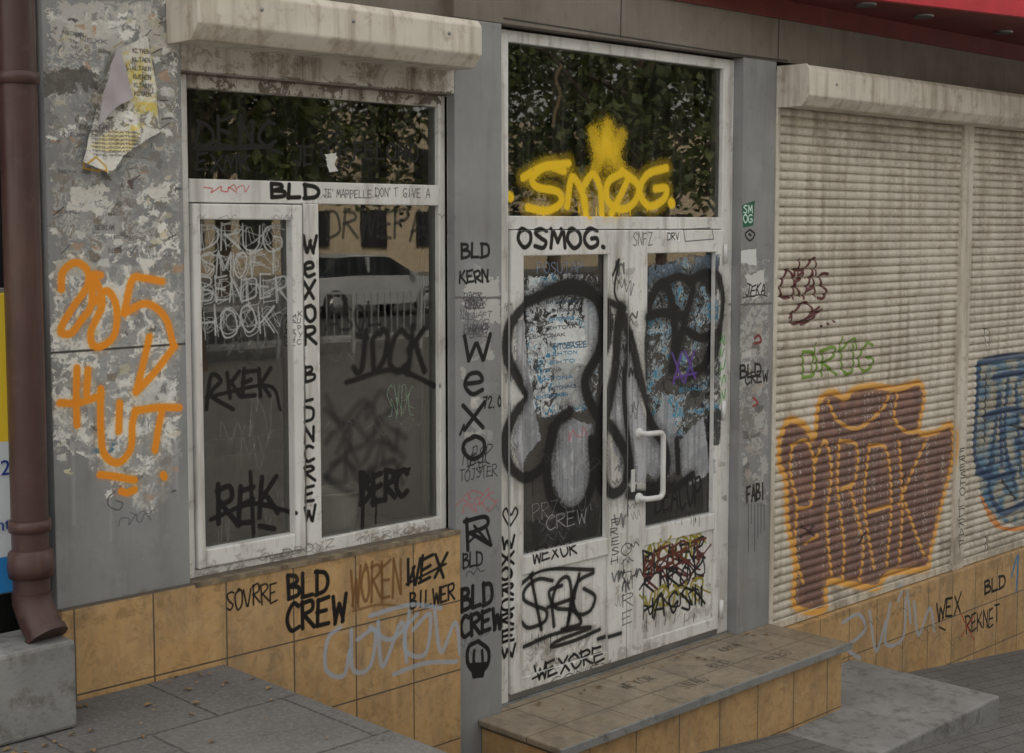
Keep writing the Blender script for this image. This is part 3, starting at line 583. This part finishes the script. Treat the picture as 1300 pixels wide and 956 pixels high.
frame4('casement',xa+.002,xm0-.012,cz0,cz1,.035,PX(384,WD)-PX(371,WD),cz1-PZ(310,279,WD),PZ(310,688,WD)-cz0,WD-.016,.07,m_frame,W,.006)
box('casement_gasket',xm0-.012,xm0,WD+.01,WD+.06,cz0,cz1,m_dark,W,0)
for nm,a,bb,c,dd in [('glass_transom',xa,xb,zTB,zTG),('glass_casement',xa+.03,xm0-.02,cz0+.02,cz1-.02),('glass_fixed',xm1,xb,zRB,zMB)]:
    me=bpy.data.meshes.new(nm); me.from_pydata([(a,GL,c),(bb,GL,c),(bb,GL,dd),(a,GL,dd)],[],[(0,1,2,3)]); obj(nm,me,m_glass if nm!='glass_transom' else m_glassd,W)
def rbox(nm,x1,x2,zt,zb,yb=-.2):
    o=prof(nm,[(0,zt),(yb+.02,zt),(yb,zt-.025),(yb,zb+.05),(yb+.045,zb),(-.0,zb)],x1,x2,m_box,B)
    md=o.modifiers.new('b','BEVEL'); md.width=.006; md.segments=2; md.limit_method='ANGLE'
    prof(nm+'_end_cap',[(-.003,zt+.004),(yb+.018,zt+.004),(yb-.004,zt-.025),(yb-.004,zb+.05),(yb+.043,zb-.004),(-.003,zb-.004)],x1-.012,x1+.004,m_box,B)
    for sx_ in (x1+.25,(x1+x2)/2,x2-.18):
        lathe(nm+'_screw',[(0,-.004),(.006,-.004),(.008,0)],(sx_,yb,zb+.12),m_metal,B,12,'Y')
rbox('roller_box_window',PX(222),PX(613,-.2),PZ(612,26,-.2),PZ(612,86,-.2))
rbox('roller_box_shop',xR1+.01,13,PZ(1018,80,-.2),PZ(1018,132,-.2))
def shutter(nm,x1,x2,z0,z1,pitch=.048):
    o=[];n=int((z1-z0)/pitch)
    for i in range(n):
        zb=z0+i*pitch
        for u,y in ((0,.030),(.06,.024),(.14,.017),(.35,.0125),(.6,.0125),(.84,.017),(.93,.024),(.97,.030)): o.append((y,zb+u*pitch))
    return prof(nm,o,x1,x2,m_shut,B,False,False)
zSt=PZ(1018,122,-.2)+.15
shutter('roller_shutter_a',xR1+.03,xG0,zShB+.05,zSt); shutter('roller_shutter_b',xG1,11.2,zShB+.05,zSt)
for nm,a,bb in (('shutter_guide_a',xR1+.001,xR1+.032),('shutter_guide_b',xG0-.002,xG1+.002),('shutter_guide_c',11.19,11.3)):
    box(nm,a,bb,-.008,.05,zShB+.001,zSt,m_shut,B,.004)
box('shutter_bottom_bar_a',xR1+.033,xG0-.003,.004,.045,zShB+.004,zShB+.05,m_shut,B,.004); box('shutter_bottom_bar_b',xG1+.003,11.19,.004,.045,zShB+.004,zShB+.05,m_shut,B,.004)
box('shutter_back_wall',xR1,12.9,.06,.22,zShB,zSt+.3,m_dark,B,0)
# double door
D=empty('double_door'); D.parent=B
y=WD; dl=xP1; dr=xR0
x_fl=PX(646,y)
zGt=PZ(780,70,y); zGb=PZ(780,275,y); zLt=PZ(780,291,y)
box('outer_frame_a',dl,x_fl-.002,y,y+.08,zDB,zDT,m_frame,D,.004)
xo=PX(915,y)
box('outer_frame_b',xo,dr,y,y+.08,zDB,zDT,m_frame,D,.004)
box('head_frame',x_fl-.002,xo,y+.001,y+.08,zGt,zDT,m_frame,D,.004)
box('transom_bar',x_fl-.002,xo,y+.001,y+.08,zLt,zGb,m_frame,D,.004)
box('threshold',x_fl-.002,xo,y+.001,y+.09,zDB,zDB+.03,m_metal,D,.003)
me=bpy.data.meshes.new('g'); me.from_pydata([(dl,GL,zGb),(xo+.01,GL,zGb),(xo+.01,GL,zGt),(dl,GL,zGt)],[],[(0,1,2,3)]); obj('transom_glass',me,m_glassd,D)
zg1=PZ(716,324,y); zg0=PZ(716,694,y); zp1=PZ(716,717,y); zp0=PZ(716,843,y); xc=PX(796,y)
def leaf(nm,x1,x2,gx1,gx2):
    e=empty(nm); e.parent=D; z0=zDB+.034; z1=zLt-.004; yf=y-.012; dpt=.06
    box('stile_a',x1,gx1,yf,yf+dpt,z0,z1,m_frame,e,.005); box('stile_b',gx2,x2,yf,yf+dpt,z0,z1,m_frame,e,.005)
    box('top_rail',gx1,gx2,yf+.001,yf+dpt,zg1,z1,m_frame,e,.005); box('lock_rail',gx1,gx2,yf+.001,yf+dpt,zp1,zg0,m_frame,e,.005); box('kick_rail',gx1,gx2,yf+.001,yf+dpt,z0,zp0,m_frame,e,.005)
    me=bpy.data.meshes.new('g'); me.from_pydata([(gx1,GL,zg0),(gx2,GL,zg0),(gx2,GL,zg1),(gx1,GL,zg1)],[],[(0,1,2,3)]); obj('pane',me,m_glassd,e)
    n=max(3,int((gx2-gx1)/.09)); w=(gx2-gx1)/n
    for i in range(n): box('infill_board_%d'%i,gx1+i*w+.0006,gx1+(i+1)*w-.0006,yf+.014,yf+.04,zp0,zp1,m_frame,e,.0035)
    for (a,bb,c,dd) in ((gx1,gx1+.012,zg0,zg1),(gx2-.012,gx2,zg0,zg1)): box('glazing_bead',a,bb,yf+.004,yf+.034,c,dd,m_frame,e,.003)
    return e
leaf('door_leaf_a',x_fl,xc-.003,PX(661,y),PX(772,y)); leaf('door_leaf_b',xc+.003,xo-.003,PX(818,y),PX(908,y))
for pz in (PZ(920,322,y),PZ(920,520,y),PZ(920,770,y)):
    lathe('hinge',[(0,0),(.011,0),(.011,.1),(0,.1)],(xo+.004,y-.02,pz-.05),m_hand,D,16); box('hinge_plate',xo+.01,xo+.045,y-.01,y,pz-.04,pz+.04,m_hand,D,.003)
hx=PX(812,y-.012); hz1=PZ(812,549,y); hz0=PZ(812,631,y)
H=[(hx,y-.01,hz1)]+[(hx+.01,y-.06,hz1)]
for i in range(7): a=math.pi/2*i/6; H.append((hx+.01+.07+.03*math.sin(a),y-.075,hz1-.03+.03*math.cos(a)))
for i in range(7): a=math.pi/2*i/6; H.append((hx+.01+.07+.03*math.cos(a),y-.075,hz0+.03-.03*math.sin(a)))
H+=[(hx+.01,y-.06,hz0),(hx,y-.01,hz0)]
tube('door_pull_handle',H,.0135,m_hand,D)
for z in (hz0,hz1): lathe('handle_rose',[(0,-.012),(.024,-.012),(.026,0)],(hx,y-.012,z),m_hand,D,20,'Y')
box('lock_plate',xc+.02,xc+.045,y-.02,y-.011,PZ(804,600,y)-.09,PZ(804,600,y)+.02,m_hand,D,.003)
# door step platform
ST=empty('entrance_steps')
zp=zDB-.004
xs1=PX(1078,-.5,820)
box('platform',4.15,xs1-.02,-.47,-.002,-.1,zp-.03,m_tile,ST,.003)
box('platform_tread',4.13,xs1,-.5,-.001,zp-.028,zp,m_tilef,ST,.006)
box('tread_upstand',xP1+.001,xR0-.001,-.0005,.049,zp-.05,zp-.001,m_tilef,ST,0)
box('edge_trim',4.12,xs1+.008,-.516,-.503,zp-.034,zp+.003,m_conc,ST,.002)
box('lower_step',3.9,7.06,-.95,-.035,-.2,.40,m_conc,ST,.012)
# marker scribbles on the tread (flat ink ribbons)
m_ink=plain('black_marker_ink',(.07,.06,.055),.6)
V=[];Fc=[]
def ink(word,x,y0,h,w):
    adv=w/len(word)
    for i,ch in enumerate(word):
        for st in FONT.get(ch,[]):
            p=[(x+i*adv+(u+random.uniform(-.09,.09))*adv,y0-(v+random.uniform(-.09,.09))*h) for u,v in st]; p=smooth_pts(p,4)
            b0=len(V)
            for j in range(len(p)):
                a_=p[max(0,j-1)]; c_=p[min(len(p)-1,j+1)]; tx,ty=c_[0]-a_[0],c_[1]-a_[1]; L_=math.hypot(tx,ty)+1e-9
                for s_ in (-1,1): V.append((p[j][0]-ty/L_*.002*s_,p[j][1]+tx/L_*.002*s_,zp+.0012+random.random()*.0004))
            for j in range(len(p)-1): Fc.append((b0+2*j,b0+2*j+1,b0+2*j+3,b0+2*j+2))
for wd,x,yy,h,w in [('WEXOR',4.9,-.12,.07,.24),('BLD',5.45,-.22,.06,.14),('SNAG',5.1,-.3,.08,.2),('KREM',5.7,-.1,.05,.16),('OLBD',5.75,-.34,.06,.2)]: ink(wd,x,yy,h,w)
me=bpy.data.meshes.new('ink'); me.from_pydata(V,[],Fc); obj('marker_writing',me,m_ink,ST)
# ---------------------------------------------------------------- left edge objects
TZ=PZ(240,853,-.03)
xe=PX(285,-.03,842)
def pavmat(name,base,sc,mort,w=.4,h=.2):
    k=NT(name); b=k.n.new('ShaderNodeTexBrick'); b.inputs['Scale'].default_value=sc; b.inputs['Brick Width'].default_value=w; b.inputs['Row Height'].default_value=h; b.inputs['Mortar Size'].default_value=mort
    b.inputs['Color1'].default_value=(*base,1); b.inputs['Color2'].default_value=(*[c*.8 for c in base],1); b.inputs['Mortar'].default_value=(.05,.048,.045,1)
    k.l.new(k.pos(),b.inputs['Vector']); c=k.mix(k.mapr(k.noise(2.5,5,.7),.4,.7,0,.6),b.outputs['Color'],tuple(x*.5 for x in base)); c=k.mix(k.mapr(k.noise(60,3,.7),.45,.75,0,.5),c,tuple(x*1.6 for x in base)); c=k.mix(k.mapr(k.noise(25,4,.8),.60,.68,0,.6),c,(.04,.036,.032))
    return k.done(k.bsdf(c,.85,k.bump(k.math('ADD',k.math('MULTIPLY',b.outputs['Fac'],-1.),k.noise(70,2)),.5,.004)))
m_pav=pavmat('concrete_pavers',(.15,.145,.14),1,.006,.5,.5); m_walk=pavmat('small_pavers',(.14,.135,.13),1,.004,.2,.1)
box('raised_terrace',-6,xe,-7.5,-.032,.3,TZ,m_pav,None,.012)
xblk=PX(97,-.28,830)
box('concrete_block',1.0,xblk,-.28,-.034,TZ+.002,PZ(97,812,-.28),m_conc,None,.012)
# dry leaves and litter
V=[];Fc=[]
for i in range(90):
    if i<55: x=random.uniform(1.6,xe-.03); yy=-.05-abs(random.gauss(0,.35)); z=TZ+.004
    else: x=random.uniform(4.4,xs1-.05); yy=-.04-abs(random.gauss(0,.09)); z=zp+.004; yy=max(yy,-.46)
    s_=random.uniform(.006,.02); a=random.uniform(0,6.3); b0=len(V)
    for q,(r,hh) in enumerate(((1,.0),(.5,.006),(1,.002),(.5,.008))): V.append((x+s_*r*math.cos(a+q*1.57),yy+s_*r*math.sin(a+q*1.57),z+hh))
    Fc.append((b0,b0+1,b0+2,b0+3))
me=bpy.data.meshes.new('fallen_leaves'); me.from_pydata(V,[],Fc); obj('fallen_leaves',me,plain('dry_leaf',(.26,.17,.08),.8))
DP=empty('drainpipe'); px_,py_=PX(28,-.14,300),-.14
zb=PZ(36,775,-.14)
tube('pipe',[(px_,py_,zb+.02),(px_,py_,5.5)],.058,m_pipe,DP)
for z in (PZ(30,668,-.14),PZ(30,100,-.14)):
    lathe('bracket',[(.058,-.02),(.066,-.018),(.068,0),(.066,.018),(.058,.02)],(px_,py_,z),m_pipe,DP); box('bracket_arm',px_-.008,px_+.008,py_+.06,.16,z-.012,z+.012,m_pipe,DP)
lathe('socket',[(.058,-.03),(.07,-.03),(.074,0),(.07,.05),(.058,.06)],(px_,py_,zb+.14),m_pipe,DP)
tube('shoe',[(px_,py_,zb+.06),(px_,py_,zb+.03),(px_+.004,py_-.03,zb-.02),(px_+.01,py_-.07,zb-.07)],.062,m_pipe,DP)
tube('shoe_lip',[(px_+.010,py_-.066,zb-.063),(px_+.012,py_-.078,zb-.078)],.068,m_pipe,DP)
tube('cable_conduit',[(xL0-.05,.05,.9),(xL0-.05,.05,5.5)],.03,m_dark,B)
AD=empty('advertising_board'); ax=PX(17,-.02,560)
k=NT('board_print'); o=k.xyz(); zA=PZ(6,560,-.02)
c=k.mix(k.math('GREATER_THAN',o[2],zA),(.62,.66,.70),(.78,.56,.04)); v=k.noise(7,1,.3)
c=k.mix(k.math('MULTIPLY',k.math('GREATER_THAN',v,.56),k.math('GREATER_THAN',o[2],PZ(6,610,-.02))),c,(.08,.30,.06)); c=k.mix(k.math('LESS_THAN',o[2],PZ(6,706,-.02)),c,(.03,.22,.55))
m_ad=k.done(k.bsdf(c,.4))
box('board',.9,ax,-.03,-.005,PZ(6,752,-.02),PZ(6,372,-.02),m_ad,AD,.003)
box('board_back',.9,ax+.012,-.004,.10,PZ(6,756,-.02),PZ(6,366,-.02),m_metal,AD,.003)
m_blu=plain('blue_print',(.02,.06,.3),.4)
def board_text(s_,px,py,size):
    cu=bpy.data.curves.new('lettering','FONT'); cu.body=s_; cu.size=size; cu.extrude=.001; cu.align_x='RIGHT'
    o=bpy.data.objects.new('lettering',cu); scene.collection.objects.link(o); o.parent=AD; cu.materials.append(m_blu); o.rotation_euler=(math.pi/2,0,0); o.location=(PX(px,-.032,py),-.032,PZ(px,py,-.032))
board_text('8 712',14,602,.07); board_text('discent',14,672,.06)
FE=empty('torn_paper_flyer')
def sheet(nm,pts,yb,amp,mat):
    bm=bmesh.new(); vs=[]
    for (a,bq) in pts:
        X,Z,_=S3(a,bq,FL); vs.append(bm.verts.new((float(X),yb,float(Z))))
    bm.faces.new(vs); bmesh.ops.triangulate(bm,faces=bm.faces[:])
    for _ in range(4): bmesh.ops.subdivide_edges(bm,edges=bm.edges[:],cuts=1,use_grid_fill=True)
    zs=[v.co.z for v in bm.verts]; z0,z1=min(zs),max(zs); x0=min(v.co.x for v in bm.verts)
    for v in bm.verts:
        t=(z1-v.co.z)/(z1-z0); v.co.y+=-amp*(t**1.5)*(1+.5*math.sin((v.co.x-x0)*22+t*5))+.004*math.sin(v.co.x*60+v.co.z*35)
    me=bpy.data.meshes.new(nm); bm.to_mesh(me); bm.free()
    for p in me.polygons: p.use_smooth=True
    return obj(nm,me,mat,FE)
sheet('sheet',[(150,64),(192,44),(199,110),(203,168),(180,180),(152,198),(138,222),(106,205),(118,160),(132,112)],-.012,.035,m_paper)
sheet('folded_flap',[(148,58),(158,92),(165,126),(146,134),(118,162),(128,116),(138,84)],-.042,.035,m_paperb)
BU=empty('plastic_bucket'); bx=PX(429,.24,640); bz=zSill-.01
lathe('body',[(0,0),(.075,0),(.08,.004),(.098,.20),(.105,.202),(.105,.212),(.094,.212),(.076,.01),(0,.01)],(bx,.26,bz),m_white,BU)
tube('bail_handle',[(bx+.103*math.cos(a),.26-.103*math.sin(a)*.55,bz+.18-.103*math.sin(a)*.8) for a in [math.pi*i/14 for i in range(15)]],.003,m_metal,BU)
# ---------------------------------------------------------------- ground
def gz(x,y_):
    base=.18-.118*(min(max(x,-2),14)-7.64); w=max(0,min(1,(-y_-2)/7)); w=w*w*(3-2*w)
    if y_>0: w=0
    return base*(1-w)+.8*w
xs=[-300,-100,-40,-20,-10]+[i*.5 for i in range(-16,61)]+[35,40,60,100,300]; ys=[-300,-120,-60,-40,-30,-25]+[-20+i*.5 for i in range(0,41)]+[3,6,20,100,300]
vs=[(a,bq,gz(a,bq)) for bq in ys for a in xs]; nx=len(xs)
fs=[(j*nx+i,j*nx+i+1,(j+1)*nx+i+1,(j+1)*nx+i) for j in range(len(ys)-1) for i in range(nx-1)]
me=bpy.data.meshes.new('pavement'); me.from_pydata(vs,[],fs)
for p in me.polygons: p.use_smooth=True
obj('pavement',me,m_walk)
m_asph=plain('asphalt',(.055,.055,.056),.9)
me=bpy.data.meshes.new('road'); me.from_pydata([(-200,-26,.806),(200,-26,.806),(200,-16,.806),(-200,-16,.806)],[],[(0,1,2,3)]); obj('road',me,m_asph)
m_kerb=plain('kerb_concrete',(.35,.35,.34),.9)
box('kerb',-200,200,-16,-15.85,.7,.92,m_kerb,None,.01); box('kerb',-200,200,-26.15,-26,.7,.92,m_kerb,None,.01)
me=bpy.data.meshes.new('lane'); V=[];Fc=[]
for i in range(14):
    x=-20+i*6; b0=len(V); V+=[(x,-21.06,.81),(x+2.5,-21.06,.81),(x+2.5,-20.94,.81),(x,-20.94,.81)]; Fc.append((b0,b0+1,b0+2,b0+3))
me.from_pydata(V,[],Fc); obj('lane_marking',me,m_white)
bl=[(4+i*1.5,4.05+i*1.5,-14.02,-13.98,.78,1.85) for i in range(25)]+[(4,40.05,-14.018,-13.985,z,z+.04) for z in (1.05,1.8)]+[(4.1+i*.15,4.115+i*.15,-14.008,-13.992,1.09,1.8) for i in range(240)]
multibox('metal_railing',bl,plain('railing_paint',(.35,.36,.36),.5))
m_cream=plain('cream_render',(.56,.46,.32),.9)
OB=empty('apartment_building'); box('walls',-10,90,-60,-46,.8,8,m_cream,OB,0)
multibox('windows',[(-8+i*3.2,-6.5+i*3.2,-46.0,-45.9,z,z+1.6) for i in range(30) for z in (2,4.9)],m_dark,OB)
# trees
k=NT('foliage'); c=k.mix(k.mapr(k.noise(1.2,2),.35,.65,0,1),(.028,.045,.01),(.09,.105,.022))
m_leaf=k.done(k.bsdf(c,.6)); m_bark=plain('bark',(.10,.075,.05),.9)
def tree_mesh():
    V=[];Fc=[];mi=[]
    def limb(p,q,r0,r1,seg=7):
        p=np.array(p,float);q=np.array(q,float);dv=(q-p)/np.linalg.norm(q-p); a=np.cross(dv,[.3,.9,.1]);a/=np.linalg.norm(a);c=np.cross(dv,a); b0=len(V)
        for (o_,r) in ((p,r0),(q,r1)):
            for i in range(seg): an=2*math.pi*i/seg; V.append(tuple(o_+r*(a*math.cos(an)+c*math.sin(an))))
        for i in range(seg): Fc.append((b0+i,b0+(i+1)%seg,b0+seg+(i+1)%seg,b0+seg+i)); mi.append(0)
    limb((0,0,0),(.1,.05,2.6),.2,.15); limb((.1,.05,2.6),(0,.1,5.5),.15,.08)
    cl=[]
    for i in range(10):
        a=i*2.4; h=2.6+i*.35; r=random.uniform(1.4,2.8); e=(r*math.cos(a),r*math.sin(a),h+random.uniform(.8,2.2)); limb((.05,.05,h),e,.07,.02,5); cl.append(e)
    for i in range(60):
        a=random.uniform(0,6.28); h=random.uniform(2.6,8.2); rr=2.9*math.sqrt(max(.1,1-((h-5)/3.6)**2))*random.uniform(.3,1); cl.append((rr*math.cos(a),rr*math.sin(a),h))
    for cx,cy,cz in cl:
        R=random.uniform(.45,.95)
        for i in range(80):
            p=np.array([cx,cy,cz])+rng.randn(3)*R*.5; s_=random.uniform(.07,.14); a=rng.randn(3);a/=np.linalg.norm(a);b_=np.cross(a,rng.randn(3));b_/=np.linalg.norm(b_)
            b0=len(V); V.extend([tuple(p-a*s_),tuple(p+b_*s_*.6),tuple(p+a*s_),tuple(p-b_*s_*.6)]); Fc.append((b0,b0+1,b0+2,b0+3)); mi.append(1)
    me=bpy.data.meshes.new('street_tree'); me.from_pydata(V,[],Fc); me.materials.append(m_bark); me.materials.append(m_leaf); me.polygons.foreach_set('material_index',mi); me.update(); return me
tm=[tree_mesh(),tree_mesh()]
i=0
for (x,yy,sc_) in [(1,-13,1),(6,-13.5,1.05),(11,-13.2,1.1),(20.5,-13,1.05),(25.5,-12.7,1.1),(32,-13.5,1.1),(-5,-13,1),
                 (4,-30,1.1),(11,-30,1.2),(15,-32,1.1),(19,-30,1.15),(23,-31,1.3),(27,-32,1.2),(31,-30,1.2),(36,-30,1.25),(43,-31,1.3),(50,-30,1.2),(58,-31,1.3)]:
    o=bpy.data.objects.new('street_tree' if i==0 else 'street_tree.%03d'%i,tm[i%2]); scene.collection.objects.link(o); o.location=(x,yy,.75); o.scale=(sc_,)*3; o.rotation_euler=(0,0,i*1.7); i+=1
# parked car
C=empty('parked_car'); cx,cy,cz=21,-22.,.806
k=NT('silver_paint'); m_car=k.done(k.bsdf((.50,.51,.52),.25,None,.4)); m_tyre=plain('tyre',(.02,.02,.02),.8); k=NT('car_glass'); m_cg=k.done(k.bsdf((.015,.018,.02),.08)); m_rim=plain('alloy_rim',(.6,.6,.6),.3,.8)
def carprof(nm,pts,w0,mat):
    n=len(pts); vs=[]
    for sgn in (-1,1):
        for (a,bq,ins) in pts: vs.append((cx+a,cy+sgn*(w0-ins),cz+bq))
    fs=[(i,(i+1)%n,n+(i+1)%n,n+i) for i in range(n)]+[tuple(range(n)),tuple(range(2*n-1,n-1,-1))]
    me=bpy.data.meshes.new(nm); me.from_pydata(vs,[],fs); bm=bmesh.new(); bm.from_mesh(me); bmesh.ops.recalc_face_normals(bm,faces=bm.faces); bmesh.ops.triangulate(bm,faces=[f_ for f_ in bm.faces if len(f_.verts)>4]); bm.to_mesh(me); bm.free()
    o=obj(nm,me,mat,C); md=o.modifiers.new('b','BEVEL'); md.width=.03; md.segments=3; md.limit_method='ANGLE'; return o
def arch(xc_): return [(xc_-.36*math.cos(a),.3+.36*math.sin(a),0) for a in [math.pi*i/8 for i in range(9)]]
low=[(-2.2,.3,.08),(-2.25,.55,.05),(-2.15,.85,.06),(-1.7,.95,.06),(-.8,.98,.04),(1.0,.95,.04),(1.7,.86,.06),(2.15,.7,.1),(2.25,.45,.1),(2.2,.22,.1)]
low+= [(a,bq,0) for a,bq,_ in arch(1.4)[::-1]]+[(a,bq,0) for a,bq,_ in arch(-1.35)[::-1]]
carprof('body',low,.88,m_car)
carprof('cabin_glass',[(-1.75,.94,.08),(-1.1,1.38,.24),(-.7,1.42,.25),(.2,1.42,.25),(.5,1.36,.24),(1.15,.93,.08)],.86,m_cg)
carprof('roof',[(-1.15,1.38,.21),(-.7,1.45,.22),(.2,1.45,.22),(.52,1.37,.21),(.2,1.40,.21),(-.7,1.40,.21)],.86,m_car)
for xw in (-1.35,1.4):
    for sy in (-1,1):
        lathe('wheel',[(.0,-.1),(.24,-.1),(.31,-.08),(.32,0),(.31,.08),(.24,.1),(0,.1)],(cx+xw,cy+sy*.79,cz+.32),m_tyre,C,28,'Y'); lathe('rim',[(0,-.112),(.19,-.108),(.2,-.09),(.2,.09),(.19,.108),(0,.112)],(cx+xw,cy+sy*.79,cz+.32),m_rim,C,20,'Y')
box('door_pillar',cx-.38,cx-.32,cy-.74,cy+.74,cz+.95,cz+1.4,m_car,C,.005)
box('head_lamp',cx+2.0,cx+2.2,cy+.45,cy+.79,cz+.6,cz+.72,m_white,C,.02); box('side_mirror',cx+.8,cx+.95,cy+.86,cy+1.0,cz+.95,cz+1.05,m_car,C,.02)
# ---------------------------------------------------------------- light: sun behind the shop, facade in open shade
el=math.radians(50); az=math.radians(-25)
w=bpy.data.worlds.new('World'); scene.world=w; w.use_nodes=True; n=w.node_tree.nodes; l=w.node_tree.links
sky=n.new('ShaderNodeTexSky'); sky.sky_type='NISHITA'; sky.sun_disc=False; sky.sun_elevation=el; sky.sun_rotation=az; sky.dust_density=4; sky.air_density=1
hs=n.new('ShaderNodeHueSaturation'); hs.inputs['Saturation'].default_value=.12; l.new(sky.outputs[0],hs.inputs['Color'])
wm=n.new('ShaderNodeVectorMath'); wm.operation='MULTIPLY'; wm.inputs[1].default_value=(1.04,1.0,.93); l.new(hs.outputs[0],wm.inputs[0])
bg=n['Background']; l.new(wm.outputs[0],bg.inputs[0]); bg.inputs[1].default_value=.45
sd=bpy.data.lights.new('sun','SUN'); sd.energy=4.0; sd.angle=math.radians(.5); sd.color=(1,.93,.82); so=bpy.data.objects.new('sun',sd); scene.collection.objects.link(so)
dv=Vector((math.sin(az)*math.cos(el),math.cos(az)*math.cos(el),math.sin(el))); so.rotation_euler=dv.to_track_quat('Z','Y').to_euler(); so.location=(0,10,20)
